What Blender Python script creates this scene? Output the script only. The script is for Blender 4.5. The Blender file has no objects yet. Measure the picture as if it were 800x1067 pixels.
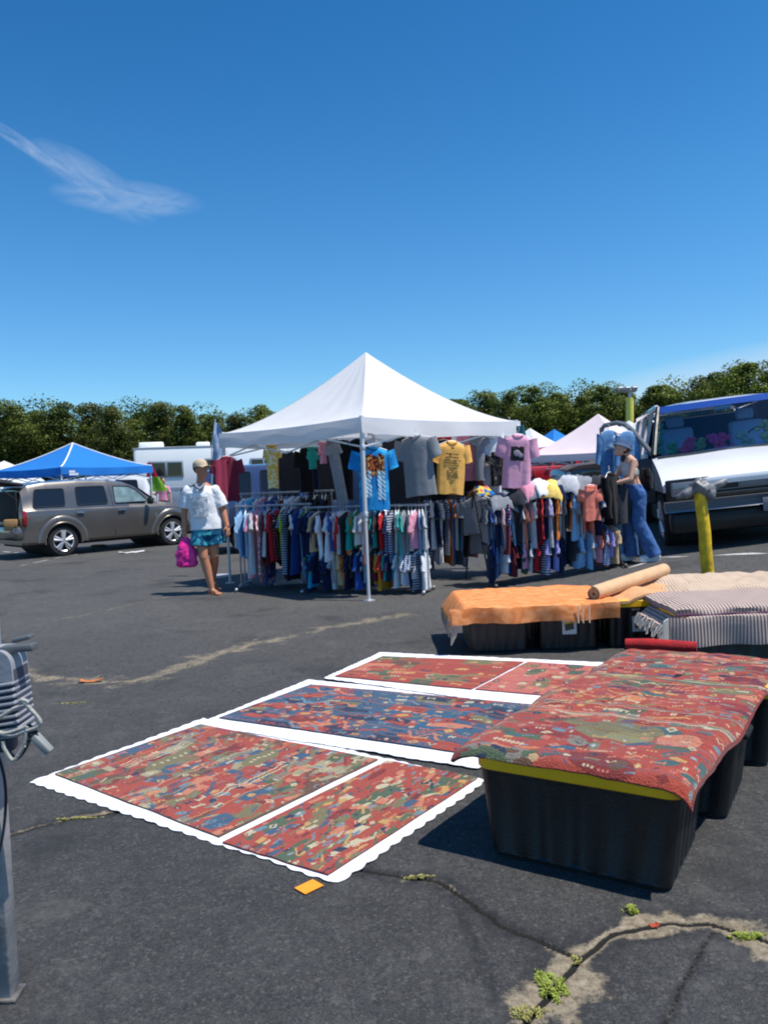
import bpy, math, random
import numpy as np
from mathutils import Vector, Matrix, noise as mnoise
R = math.radians
S = bpy.context.scene
COL = S.collection

# ------------------------------------------------------------------ camera
FPX, CX, CY = 840.0, 400.0, 533.5
EYE = Vector((0, 0, 1.5))
PITCH, ROLL = R(2.69), R(2.3)
_f = Vector((0, math.cos(PITCH), -math.sin(PITCH)))
_r0 = Vector((1, 0, 0)); _u0 = _r0.cross(_f)
_r = _r0*math.cos(ROLL) - _u0*math.sin(ROLL)
_u = _u0*math.cos(ROLL) + _r0*math.sin(ROLL)
cd = bpy.data.cameras.new('camera'); cam = bpy.data.objects.new('camera', cd); COL.objects.link(cam)
cd.sensor_fit = 'HORIZONTAL'; cd.sensor_width = 36; cd.lens = FPX/800*36; cd.clip_end = 3000; cd.clip_start = .05
m3 = Matrix((_r, _u, -_f)).transposed(); cam.matrix_world = Matrix.Translation(EYE) @ m3.to_4x4()
S.camera = cam

# ------------------------------------------------------------------ sky and sun
SUN_EL = R(67); SUN_AZ_DIR = Vector((1.0, -0.34, 0)).normalized()      # direction towards the sun on the ground plane
W = bpy.data.worlds.new("World"); S.world = W; W.use_nodes = True
nt = W.node_tree; N = nt.nodes; Lk = nt.links; N.clear()
out = N.new('ShaderNodeOutputWorld'); bg = N.new('ShaderNodeBackground'); sky = N.new('ShaderNodeTexSky')
sky.sky_type = 'NISHITA'; sky.sun_disc = False; sky.sun_elevation = SUN_EL
sky.sun_rotation = math.atan2(SUN_AZ_DIR.x, SUN_AZ_DIR.y); sky.altitude = 0; sky.air_density = 1.0; sky.dust_density = .12; sky.ozone_density = 2.2
hs = N.new('ShaderNodeHueSaturation'); hs.inputs['Saturation'].default_value = 1.22; hs.inputs['Hue'].default_value = .4945; hs.inputs['Value'].default_value = .70
gam = N.new('ShaderNodeGamma'); gam.inputs[1].default_value = 1.32
tc = N.new('ShaderNodeTexCoord')
def wmath(op, a, b=None, c=None, clamp=False):
    n = N.new('ShaderNodeMath'); n.operation = op; n.use_clamp = clamp
    for i, v in enumerate((a, b, c)):
        if v is None: continue
        if isinstance(v, (int, float)): n.inputs[i].default_value = v
        else: Lk.new(v, n.inputs[i])
    return n.outputs[0]
def wdot(vec):
    n = N.new('ShaderNodeVectorMath'); n.operation = 'DOT_PRODUCT'; Lk.new(tc.outputs['Generated'], n.inputs[0]); n.inputs[1].default_value = vec
    return n.outputs['Value']
def raydir(px, py): return (_f*FPX + _r*(px-CX) - _u*(py-CY)).normalized()
def cloud(c_px, ax_px, halfw, halfl, scale, seed, soft=1.0, detail=8.0, stretch=6.0, strength=1.0, taper=0.0, fill=0.0):
    """a cirrus streak fixed in the sky: centre direction, axis direction, angular half sizes"""
    c = raydir(*c_px); a = (raydir(*ax_px) - c); a = (a - c*a.dot(c)).normalized(); b = c.cross(a)
    ua = wdot(a); ub = wdot(b)
    comb = N.new('ShaderNodeCombineXYZ')
    Lk.new(wmath('MULTIPLY', ua, scale), comb.inputs[0]); Lk.new(wmath('MULTIPLY', ub, scale*stretch), comb.inputs[1]); comb.inputs[2].default_value = seed
    nz = N.new('ShaderNodeTexNoise'); nz.inputs['Scale'].default_value = 1.0; nz.inputs['Detail'].default_value = detail; nz.inputs['Roughness'].default_value = .62
    nz.inputs['Distortion'].default_value = .6
    Lk.new(comb.outputs[0], nz.inputs['Vector'])
    width = wmath('MULTIPLY_ADD', ua, taper, halfw)
    e1 = wmath('POWER', wmath('ABSOLUTE', wmath('DIVIDE', ua, halfl)), 2.0)
    e2 = wmath('POWER', wmath('ABSOLUTE', wmath('DIVIDE', ub, width)), 2.0)
    env = wmath('SUBTRACT', 1.0, wmath('ADD', e1, e2), clamp=True)
    fl = wmath('MULTIPLY', env, wmath('SUBTRACT', wmath('MULTIPLY', nz.outputs['Fac'], 2.6), .75-fill, clamp=True))
    inside = wmath('GREATER_THAN', wdot(c), .2)
    return wmath('MULTIPLY', wmath('MULTIPLY', fl, strength, clamp=True), inside)
c1 = cloud((134, 206), (214, 213), .020, .085, 20, 3.1, stretch=3.5, strength=.38)
c4 = cloud((98, 190), (150, 222), .024, .075, 24, 6.1, stretch=3.5, strength=.36)
c2 = cloud((40, 160), (90, 193), .008, .075, 24, 8.3, stretch=3.5, strength=.40)
c3 = cloud((850, 412), (590, 452), .070, .40, 1.0, 5.5, stretch=1.5, strength=.75, detail=2.0, fill=.5)
mask = wmath('MAXIMUM', wmath('MAXIMUM', c1, wmath('MAXIMUM', c2, c4)), c3)
mx = N.new('ShaderNodeMixRGB'); mx.inputs[2].default_value = (5.2, 6.0, 7.2, 1)
Lk.new(sky.outputs[0], gam.inputs[0]); Lk.new(gam.outputs[0], hs.inputs['Color']); sepz = N.new('ShaderNodeSeparateXYZ'); Lk.new(tc.outputs['Generated'], sepz.inputs[0])
mrz = N.new('ShaderNodeMapRange'); mrz.interpolation_type = 'SMOOTHSTEP'; mrz.inputs['From Min'].default_value = -.02; mrz.inputs['From Max'].default_value = .34; Lk.new(sepz.outputs['Z'], mrz.inputs['Value'])
lowc = N.new('ShaderNodeMixRGB'); lowc.inputs[1].default_value = (.50, .70, .86, 1); lowc.inputs[2].default_value = (1, 1, 1, 1); Lk.new(mrz.outputs[0], lowc.inputs[0])
mulc = N.new('ShaderNodeMixRGB'); mulc.blend_type = 'MULTIPLY'; mulc.inputs[0].default_value = 1; Lk.new(hs.outputs[0], mulc.inputs[1]); Lk.new(lowc.outputs[0], mulc.inputs[2]); Lk.new(mulc.outputs[0], mx.inputs[1]); Lk.new(mask, mx.inputs[0])
Lk.new(mx.outputs[0], bg.inputs['Color']); bg.inputs['Strength'].default_value = .108; Lk.new(bg.outputs[0], out.inputs[0])
sd = bpy.data.lights.new('sun', 'SUN'); sd.energy = 4.6; sd.angle = R(.5); sd.color = (1, .955, .88)
sun = bpy.data.objects.new('sun', sd); COL.objects.link(sun)
sv = SUN_AZ_DIR*math.cos(SUN_EL) + Vector((0, 0, math.sin(SUN_EL)))
sun.rotation_euler = sv.to_track_quat('Z', 'Y').to_euler(); sun.location = (20, -5, 40)
S.cycles.filter_width = 2.0
S.view_settings.view_transform = 'Standard'; S.view_settings.look = 'None'; S.view_settings.exposure = 0.25; S.view_settings.gamma = 1

# ------------------------------------------------------------------ terrain and placing
def sst(a, b, x):
    t = min(1, max(0, (x-a)/(b-a))); return t*t*(3-2*t)
def terrain(x, y):
    h = min(max(0.0, x-1.4), 3.6)*.125
    return h*sst(7.4, 9.8, y)*(1 - .0*y)
def ray(px, py): return _f*FPX + _r*(px-CX) - _u*(py-CY)
def P(px, py, Y):                      # the world point seen there, Y metres ahead
    d = ray(px, py); return EYE + d*(Y/d.y)
def G(px, py):                         # the ground point seen there
    d = ray(px, py); lo, hi = .5, 900.0
    for _ in range(60):
        m = (lo+hi)/2; p = EYE + d*(m/d.y)
        if p.z > terrain(p.x, p.y): lo = m
        else: hi = m
    p = EYE + d*(lo/d.y); p.z = terrain(p.x, p.y); return p
def X(px, py, Y): return P(px, py, Y).x
def onG(x, y, z=0): return Vector((x, y, terrain(x, y)+z))

# ------------------------------------------------------------------ materials
def C(r, g, b):
    f = lambda v: (v/255/12.92) if v/255 <= .04045 else ((v/255+.055)/1.055)**2.4
    return (f(r), f(g), f(b), 1)
MATS = {}
def mat(name, col, rough=.7, metal=0, var=0.0, vscale=8, bump=0.0, bscale=40, spec=.5, trans=0, coat=0, sheen=0, alpha=None, subs=0):
    if name in MATS: return MATS[name]
    m = bpy.data.materials.new(name); m.use_nodes = True; n = m.node_tree.nodes; l = m.node_tree.links
    b = n['Principled BSDF']; b.inputs['Base Color'].default_value = col; b.inputs['Roughness'].default_value = rough
    b.inputs['Metallic'].default_value = metal; b.inputs['Specular IOR Level'].default_value = spec
    b.inputs['Transmission Weight'].default_value = trans; b.inputs['Coat Weight'].default_value = coat
    if coat: b.inputs['Coat Roughness'].default_value = .05
    if sheen: b.inputs['Sheen Weight'].default_value = sheen
    if alpha is not None: b.inputs['Alpha'].default_value = alpha
    t = n.new('ShaderNodeTexCoord')
    if var:
        z = n.new('ShaderNodeTexNoise'); z.inputs['Scale'].default_value = vscale; z.inputs['Detail'].default_value = 6; l.new(t.outputs['Object'], z.inputs['Vector'])
        mr = n.new('ShaderNodeMapRange'); mr.inputs['From Min'].default_value = .3; mr.inputs['From Max'].default_value = .7
        mr.inputs['To Min'].default_value = 1-var; mr.inputs['To Max'].default_value = 1+var
        l.new(z.outputs['Fac'], mr.inputs['Value'])
        h = n.new('ShaderNodeHueSaturation'); h.inputs['Color'].default_value = col; l.new(mr.outputs[0], h.inputs['Value']); l.new(h.outputs[0], b.inputs['Base Color'])
        l2 = n.new('ShaderNodeMapRange'); l2.inputs['To Min'].default_value = max(0, rough-.12); l2.inputs['To Max'].default_value = min(1, rough+.12); l.new(z.outputs['Fac'], l2.inputs['Value']); l.new(l2.outputs[0], b.inputs['Roughness'])
    if bump:
        z = n.new('ShaderNodeTexNoise'); z.inputs['Scale'].default_value = bscale; z.inputs['Detail'].default_value = 5; l.new(t.outputs['Object'], z.inputs['Vector'])
        bp = n.new('ShaderNodeBump'); bp.inputs['Strength'].default_value = bump; bp.inputs['Distance'].default_value = .02; l.new(z.outputs['Fac'], bp.inputs['Height']); l.new(bp.outputs[0], b.inputs['Normal'])
    MATS[name] = m; return m
def attr_mat(name, attr, rough=.9, bump=.4, bscale=250, sheen=.2):
    if name in MATS: return MATS[name]
    m = mat(name, (.5, .5, .5, 1), rough, bump=bump, bscale=bscale, sheen=sheen, spec=.2); n = m.node_tree.nodes; l = m.node_tree.links
    a = n.new('ShaderNodeAttribute'); a.attribute_name = attr; l.new(a.outputs['Color'], n['Principled BSDF'].inputs['Base Color']); return m
def stripe_mat(name, cols, scale, axis='Z', rough=.85, width=None, dirv=None, plaid=False, bump=.0):
    if name in MATS: return MATS[name]
    m = mat(name, cols[0], rough, spec=.2); n = m.node_tree.nodes; l = m.node_tree.links; b = n['Principled BSDF']
    t = n.new('ShaderNodeTexCoord')
    def band(ax):
        w = n.new('ShaderNodeTexWave'); w.wave_type = 'BANDS'; w.bands_direction = ax; w.inputs['Scale'].default_value = scale; w.inputs['Distortion'].default_value = .6; w.inputs['Detail'].default_value = 2
        l.new(t.outputs['Object'], w.inputs['Vector']); return w.outputs['Fac']
    f = band(axis)
    if plaid:
        g = band('X'); mm = n.new('ShaderNodeMath'); mm.operation = 'MULTIPLY'; l.new(f, mm.inputs[0]); l.new(g, mm.inputs[1]); f = mm.outputs[0]
    cr = n.new('ShaderNodeValToRGB'); cr.color_ramp.interpolation = 'LINEAR'
    e = cr.color_ramp.elements
    e[0].color = cols[0]; e[0].position = .42; e[1].color = cols[1]; e[1].position = .58
    if len(cols) > 2:
        x = e.new(.9); x.color = cols[2]
    l.new(f, cr.inputs[0]); l.new(cr.outputs[0], b.inputs['Base Color'])
    if bump:
        bp = n.new('ShaderNodeBump'); bp.inputs['Strength'].default_value = bump; bp.inputs['Distance'].default_value = .01; l.new(f, bp.inputs['Height']); l.new(bp.outputs[0], b.inputs['Normal'])
    return m
def blotch_mat(name, cols, scale, rough=.85, spec=.2, detail=2, stretch=(1, 1, 1)):
    """cloth printed with soft random blotches of several colours"""
    if name in MATS: return MATS[name]
    m = mat(name, cols[0], rough, spec=spec); n = m.node_tree.nodes; l = m.node_tree.links; b = n['Principled BSDF']
    t = n.new('ShaderNodeTexCoord'); mp = n.new('ShaderNodeMapping'); mp.inputs['Scale'].default_value = stretch; l.new(t.outputs['Object'], mp.inputs[0])
    z = n.new('ShaderNodeTexNoise'); z.inputs['Scale'].default_value = scale; z.inputs['Detail'].default_value = detail; l.new(mp.outputs[0], z.inputs['Vector'])
    cr = n.new('ShaderNodeValToRGB'); e = cr.color_ramp.elements; k = len(cols)
    e[0].position = .3; e[0].color = cols[0]; e[1].position = .7; e[1].color = cols[-1]
    for i in range(1, k-1):
        x = e.new(.3+.4*i/(k-1)); x.color = cols[i]
    cr.color_ramp.interpolation = 'CONSTANT' if k > 2 else 'LINEAR'
    l.new(z.outputs['Fac'], cr.inputs[0]); l.new(cr.outputs[0], b.inputs['Base Color']); return m
def glass_mat(name, col, rough=.03):
    if name in MATS: return MATS[name]
    m = bpy.data.materials.new(name); m.use_nodes = True; n = m.node_tree.nodes; l = m.node_tree.links; n.clear()
    o = n.new('ShaderNodeOutputMaterial'); tr = n.new('ShaderNodeBsdfTransparent'); tr.inputs[0].default_value = col
    gl = n.new('ShaderNodeBsdfGlossy'); gl.inputs['Roughness'].default_value = rough; fr = n.new('ShaderNodeFresnel'); fr.inputs[0].default_value = 1.5
    mxs = n.new('ShaderNodeMixShader'); mxx = n.new('ShaderNodeMath'); mxx.operation = 'MAXIMUM'; mxx.inputs[1].default_value = .08; gl.inputs[0].default_value = (.75, .9, 1, 1); l.new(fr.outputs[0], mxx.inputs[0]); l.new(mxx.outputs[0], mxs.inputs[0]); l.new(tr.outputs[0], mxs.inputs[1]); l.new(gl.outputs[0], mxs.inputs[2]); l.new(mxs.outputs[0], o.inputs[0])
    MATS[name] = m; return m
def cloth_translucent(name, col, tl=.35):
    if name in MATS: return MATS[name]
    m = mat(name, col, .85, var=.03, vscale=2.5, bump=.25, bscale=3.5, spec=.2); n = m.node_tree.nodes; l = m.node_tree.links
    o = n['Material Output']; b = n['Principled BSDF']; t = n.new('ShaderNodeBsdfTranslucent'); t.inputs[0].default_value = col
    x = n.new('ShaderNodeMixShader'); x.inputs[0].default_value = tl; l.new(b.outputs[0], x.inputs[1]); l.new(t.outputs[0], x.inputs[2]); l.new(x.outputs[0], o.inputs[0]); return m

# ------------------------------------------------------------------ mesh builder
class MB:
    def __init__(s): s.v = []; s.f = []; s.mi = []; s.cur = 0
    def add(s, vs, fs):
        k = len(s.v); s.v.extend([tuple(v) for v in vs]); s.f.extend([tuple(i+k for i in f) for f in fs]); s.mi.extend([s.cur]*len(fs)); return s
    def box(s, c, d, rot=None, bev=0.0):
        x, y, z = d[0]/2, d[1]/2, d[2]/2
        if bev <= 0:
            vs = [(a*x, b*y, e*z) for a in (-1, 1) for b in (-1, 1) for e in (-1, 1)]
            fs = [(0, 1, 3, 2), (4, 6, 7, 5), (0, 4, 5, 1), (2, 3, 7, 6), (0, 2, 6, 4), (1, 5, 7, 3)]
        else:
            bev = min(bev, x*.9, y*.9, z*.9); vs = []; fs = []
            rings = []
            for zz, ins in ((-z, bev), (-z+bev*.3, bev*.3), (-z+bev, 0), (z-bev, 0), (z-bev*.3, bev*.3), (z, bev)):
                X_, Y_ = x-ins, y-ins; r = bev
                ring = []
                for sx, sy, a0 in ((1, 1, 0), (-1, 1, 90), (-1, -1, 180), (1, -1, 270)):
                    for k in range(4):
                        a = R(a0+30*k); ring.append(((X_-r)*sx + r*math.cos(a), (Y_-r)*sy + r*math.sin(a), zz))
                rings.append(ring)
            n = 16
            for ring in rings: vs += ring
            for i in range(len(rings)-1):
                for j in range(n): fs.append((i*n+j, i*n+(j+1) % n, (i+1)*n+(j+1) % n, (i+1)*n+j))
            fs.append(tuple(range(n))[::-1]); fs.append(tuple(range((len(rings)-1)*n, len(rings)*n)))
        c = Vector(c)
        vs = [(rot @ Vector(v) if rot else Vector(v)) + c for v in vs]
        return s.add(vs, fs)
    def cyl(s, p0, p1, r0, r1=None, n=10, caps=True):
        p0 = Vector(p0); p1 = Vector(p1); r1 = r0 if r1 is None else r1
        d = (p1-p0); q = d.to_track_quat('Z', 'Y') if d.length > 1e-9 else Matrix.Identity(3).to_quaternion()
        vs = []
        for p, r in ((p0, r0), (p1, r1)):
            for i in range(n):
                a = 2*math.pi*i/n; vs.append(p + q @ Vector((r*math.cos(a), r*math.sin(a), 0)))
        fs = [(i, (i+1) % n, n+(i+1) % n, n+i) for i in range(n)]
        if caps: fs += [tuple(range(n))[::-1], tuple(range(n, 2*n))]
        return s.add(vs, fs)
    def sph(s, c, r, n=12, m=8, rot=None):
        r = (r, r, r) if isinstance(r, (int, float)) else r; c = Vector(c); vs = []; fs = []
        for j in range(m+1):
            t = math.pi*j/m
            for i in range(n):
                a = 2*math.pi*i/n; v = Vector((r[0]*math.sin(t)*math.cos(a), r[1]*math.sin(t)*math.sin(a), r[2]*math.cos(t)))
                vs.append(c + (rot @ v if rot else v))
        for j in range(m):
            for i in range(n): fs.append((j*n+i, (j+1)*n+i, (j+1)*n+(i+1) % n, j*n+(i+1) % n))
        return s.add(vs, fs)
    def cap(s, p0, p1, r0, r1, n=14):
        s.cyl(p0, p1, r0, r1, n); s.sph(p0, r0, n, 8); s.sph(p1, r1, n, 8); return s
    def tube(s, pts, r, n=8):
        pts = [Vector(p) for p in pts]; vs = []; fs = []; m = len(pts); up = Vector((.13, .2, 1)).normalized()
        rr = r if isinstance(r, (list, tuple)) else [r]*m
        for i, p in enumerate(pts):
            d = (pts[min(i+1, m-1)]-pts[max(i-1, 0)]).normalized(); a = d.cross(up)
            if a.length < .05: a = d.cross(Vector((1, 0, 0)))
            a.normalize(); b = d.cross(a)
            for k in range(n):
                t = 2*math.pi*k/n; vs.append(p + (a*math.cos(t)+b*math.sin(t))*rr[i])
        for i in range(m-1):
            for k in range(n): fs.append((i*n+k, i*n+(k+1) % n, (i+1)*n+(k+1) % n, (i+1)*n+k))
        fs.append(tuple(range(n))[::-1]); fs.append(tuple(range((m-1)*n, m*n)))
        return s.add(vs, fs)
    def loft(s, rings, closed=True, caps=True):
        n = len(rings[0]); vs = [v for r_ in rings for v in r_]; fs = []
        e = n if closed else n-1
        for i in range(len(rings)-1):
            for k in range(e): fs.append((i*n+k, i*n+(k+1) % n, (i+1)*n+(k+1) % n, (i+1)*n+k))
        if caps and closed: fs.append(tuple(range(n))[::-1]); fs.append(tuple(range((len(rings)-1)*n, len(rings)*n)))
        return s.add(vs, fs)
    def prism(s, pts, off):                # polygon pts (3-D) pushed by vector off
        off = Vector(off); n = len(pts); vs = [Vector(p) for p in pts]; vs += [v+off for v in vs]
        return s.add(vs, [tuple(range(n))[::-1], tuple(range(n, 2*n))] + [(i, (i+1) % n, n+(i+1) % n, n+i) for i in range(n)])
    def sheet(s, fn, nu, nv, th=None):     # fn(u,v)->(x,y,z); th = thickness downward
        top = [Vector(fn(i/nu, j/nv)) for j in range(nv+1) for i in range(nu+1)]
        k = nu+1; fs = [(j*k+i, j*k+i+1, (j+1)*k+i+1, (j+1)*k+i) for j in range(nv) for i in range(nu)]
        if th is None: return s.add(top, fs)
        off = Vector((0, 0, -th)) if isinstance(th, (int, float)) else Vector(th)
        n = len(top); bot = [v+off for v in top]; fs += [tuple(a+n for a in f[::-1]) for f in fs]
        edge = [i for i in range(nu)] ; fs2 = []
        for i in range(nu): fs2.append((i+1, i, n+i, n+i+1)); a = nv*k+i; fs2.append((a, a+1, n+a+1, n+a))
        for j in range(nv): a = j*k; fs2.append((a, a+k, n+a+k, n+a)); a = j*k+nu; fs2.append((a+k, a, n+a, n+a+k))
        return s.add(top+bot, fs+fs2)
    def mesh(s, name):
        me = bpy.data.meshes.new(name); me.from_pydata(s.v, [], s.f); me.validate(); me.update(); return me
    def build(s, name, m, parent=None, smooth=True, angle=40):
        me = s.mesh(name); ms = m if isinstance(m, (list, tuple)) else [m]
        for x in ms: me.materials.append(x)
        if len(ms) > 1 and len(me.polygons) == len(s.mi): me.polygons.foreach_set('material_index', s.mi)
        if smooth:
            me.polygons.foreach_set('use_smooth', [True]*len(me.polygons))
            if angle: me.set_sharp_from_angle(angle=R(angle))
        return link(name, me, parent)
def link(name, me, parent=None):
    o = bpy.data.objects.new(name, me); COL.objects.link(o)
    if parent: o.parent = parent
    return o
def tag(o, label=None, cat=None, group=None, kind=None):
    if label: o['label'] = label
    if cat: o['category'] = cat
    if group: o['group'] = group
    if kind: o['kind'] = kind
    return o
def thing(name, label, cat, loc=(0, 0, 0), rz=0, group=None, rot=None):
    o = bpy.data.objects.new(name, None); COL.objects.link(o); o.location = loc; o.rotation_euler = rot if rot else (0, 0, rz)
    o.empty_display_size = .2; return tag(o, label, cat, group)
def dup(root, loc, rz=0, label=None, scale=None):
    r_ = root.copy(); COL.objects.link(r_); r_.location = loc; r_.rotation_euler = (0, 0, rz)
    if label: r_['label'] = label
    if scale: r_.scale = scale
    for ch in list(root.children):
        c = ch.copy(); COL.objects.link(c); c.parent = r_
        for g in ch.children:
            d = g.copy(); COL.objects.link(d); d.parent = c
    return r_
def remesh(mb, name, m, parent, voxel=.008, smooth_it=4, smooth_f=.5, fn=None):
    me = mb.mesh(name+'_src'); o = bpy.data.objects.new(name+'_src', me); COL.objects.link(o)
    a = o.modifiers.new('r', 'REMESH'); a.mode = 'VOXEL'; a.voxel_size = voxel; a.use_smooth_shade = True
    b = o.modifiers.new('s', 'SMOOTH'); b.factor = smooth_f; b.iterations = smooth_it
    dg = bpy.context.evaluated_depsgraph_get(); dg.update(); nm = bpy.data.meshes.new_from_object(o.evaluated_get(dg)); nm.name = name
    bpy.data.objects.remove(o); bpy.data.meshes.remove(me)
    if fn:
        n = len(nm.vertices); co = np.empty(n*3); nm.vertices.foreach_get('co', co); co = co.reshape(-1, 3); co = fn(co); nm.vertices.foreach_set('co', co.ravel())
    nm.materials.clear()
    for x in (m if isinstance(m, (list, tuple)) else [m]): nm.materials.append(x)
    nm.polygons.foreach_set('use_smooth', [True]*len(nm.polygons)); nm.update()
    return link(name, nm, parent)
def Rz(a): return Matrix.Rotation(a, 3, 'Z')
def Rx(a): return Matrix.Rotation(a, 3, 'X')
def Ry(a): return Matrix.Rotation(a, 3, 'Y')
def nz(x, y=0, z=0): return mnoise.noise(Vector((x, y, z)))
def nmap(px, py, *a): return G(px, py)
# ================================================================== GROUND
def seg_dist(PX, PY, line):
    d = np.full(PX.shape, 1e9)
    for (x0, y0), (x1, y1) in zip(line[:-1], line[1:]):
        dx, dy = x1-x0, y1-y0; t = np.clip(((PX-x0)*dx+(PY-y0)*dy)/(dx*dx+dy*dy+1e-12), 0, 1)
        d = np.minimum(d, np.hypot(PX-(x0+t*dx), PY-(y0+t*dy)))
    return d
def wiggle(pts, amp, seed, step=.05):
    rnd = random.Random(seed); w = [G(*p).xy for p in pts]; o = []
    for a, b in zip(w[:-1], w[1:]):
        n = max(1, int((b-a).length/step))
        for i in range(n):
            p = a.lerp(b, i/n); o.append((p.x+rnd.uniform(-amp, amp), p.y+rnd.uniform(-amp, amp)))
    o.append(tuple(w[-1])); return o
def lin(a, b, st): return list(np.arange(a, b, st))
gx = [-900, -500, -260, -140, -80, -50, -32, -22] + lin(-16, -4, .6) + lin(-4, -1.7, .05) + lin(-1.7, 2.3, .0125) + lin(2.3, 4.5, .05) + lin(4.5, 14, .5) + [14, 20, 30, 50, 80, 140, 260, 500, 900]
gy = [-400, -100, -30, -10, -4, 0, 1.0] + lin(1.6, 4.3, .0125) + lin(4.3, 7.5, .03) + lin(7.5, 13, .12) + lin(13, 30, 1) + [30, 36, 45, 60, 90, 140, 220, 400, 900, 1400]
gx = np.array(gx); gy = np.array(gy); GX, GY = np.meshgrid(gx, gy)
GZ = np.clip(GX-1.4, 0, 3.6)*.125
t_ = np.clip((GY-7.4)/2.4, 0, 1); GZ = GZ*t_*t_*(3-2*t_)
cr_a = wiggle([(372, 905), (410, 912), (455, 917), (490, 940), (520, 962), (560, 978), (603, 998)], .008, 1)
cr_b = wiggle([(520, 1105), (548, 1062), (578, 1030), (600, 1002), (640, 972), (680, 963), (735, 962), (770, 972), (830, 990)], .008, 2)
cr_c = wiggle([(-40, 885), (0, 873), (40, 861), (75, 853), (125, 846)], .006, 3)
cr_d = wiggle([(-20, 690), (30, 703), (100, 711), (140, 710), (200, 690), (260, 672), (340, 655), (430, 640)], .02, 4, .15)
cr_e = wiggle([(40, 650), (110, 636), (170, 623), (225, 608)], .01, 5, .15)
cr_f = wiggle([(470, 925), (500, 1000), (512, 1045)], .006, 6)
cr_g = wiggle([(690, 1067), (720, 1010), (745, 964)], .006, 7)
def rn(seed, sc):                                   # smooth value noise over the grid
    out_ = np.zeros(GX.shape); xs = GX/sc; ys = GY/sc
    rs = np.random.RandomState(seed); T = rs.rand(256, 256)
    xi = np.floor(xs).astype(int); yi = np.floor(ys).astype(int); fx = xs-xi; fy = ys-yi; fx = fx*fx*(3-2*fx); fy = fy*fy*(3-2*fy)
    g = lambda a, b: T[a % 256, b % 256]
    return (g(xi, yi)*(1-fx)+g(xi+1, yi)*fx)*(1-fy) + (g(xi, yi+1)*(1-fx)+g(xi+1, yi+1)*fx)*fy
n1 = rn(1, .05); n2 = rn(2, .16); n3 = rn(3, .5); n4 = rn(4, .02)
crack = np.zeros(GX.shape); sand = np.zeros(GX.shape); tar = np.zeros(GX.shape)
for ln, cw, sw, tw, sa in ((cr_a, .011, .02, .075, .5), (cr_b, .011, .075, .14, 1.0), (cr_c, .011, .016, .07, .6), (cr_d, .0, .13, 0, .48), (cr_e, .0, .05, .0, .3), (cr_f, .0, .006, .03, .2), (cr_g, .004, .01, .025, .3)):
    d = seg_dist(GX, GY, ln)
    if cw: crack = np.maximum(crack, np.clip(1.3-d/cw, 0, 1))
    w = sw*(.10+2.0*n2*n2*(.5+n1)+.5*n3); sand = np.maximum(sand, sa*np.clip(1.25-d/np.maximum(w, 1e-3), 0, 1)*(.55+.7*n1))
    if tw: tar = np.maximum(tar, np.clip(1.5-d/(tw*(.25+.7*n2+.5*n1)), 0, 1)*(.35+.55*n4))
GZ = GZ - .012*crack - .003*tar + .0*(n3-.5) + .003*(n2-.5)*(GY < 7)
nx_, ny_ = len(gx), len(gy)
me = bpy.data.meshes.new('ground')
co = np.stack([GX, GY, GZ], -1).reshape(-1, 3); I = np.arange(nx_*ny_).reshape(ny_, nx_)
q = np.stack([I[:-1, :-1], I[:-1, 1:], I[1:, 1:], I[1:, :-1]], -1).reshape(-1, 4)
me.vertices.add(len(co)); me.vertices.foreach_set('co', co.ravel()); me.loops.add(q.size); me.loops.foreach_set('vertex_index', q.ravel())
me.polygons.add(len(q)); me.polygons.foreach_set('loop_start', np.arange(0, q.size, 4)); me.polygons.foreach_set('loop_total', np.full(len(q), 4)); me.update(calc_edges=True)
me.polygons.foreach_set('use_smooth', [True]*len(q))
for nm, arr in (('crack', crack), ('sand', sand), ('tar', tar)):
    a = me.attributes.new(nm, 'FLOAT', 'POINT'); a.data.foreach_set('value', arr.ravel().astype(np.float32))
gm = bpy.data.materials.new('asphalt'); gm.use_nodes = True; n = gm.node_tree.nodes; l = gm.node_tree.links; b = n['Principled BSDF']
tcg = n.new('ShaderNodeTexCoord')
def gnoise(sc, det=6, rgh=.6):
    z = n.new('ShaderNodeTexNoise'); z.inputs['Scale'].default_value = sc; z.inputs['Detail'].default_value = det; z.inputs['Roughness'].default_value = rgh; l.new(tcg.outputs['Object'], z.inputs['Vector']); return z.outputs['Fac']
def gramp(f, a, b_, c0, c1):
    r_ = n.new('ShaderNodeValToRGB'); e = r_.color_ramp.elements; e[0].position = a; e[1].position = b_; e[0].color = c0; e[1].color = c1; l.new(f, r_.inputs[0]); return r_.outputs[0]
def gmix(fac, a, b_, mode='MIX'):
    x = n.new('ShaderNodeMixRGB'); x.blend_type = mode
    for i, v in ((0, fac), (1, a), (2, b_)):
        if isinstance(v, (int, float)): x.inputs[i].default_value = v
        elif isinstance(v, tuple): x.inputs[i].default_value = v
        else: l.new(v, x.inputs[i])
    return x.outputs[0]
def gattr(nm_):
    a = n.new('ShaderNodeAttribute'); a.attribute_name = nm_; return a.outputs['Fac']
base = gramp(gnoise(1.6, 8, .65), .36, .68, (.030, .029, .029, 1), (.056, .055, .054, 1))
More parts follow.
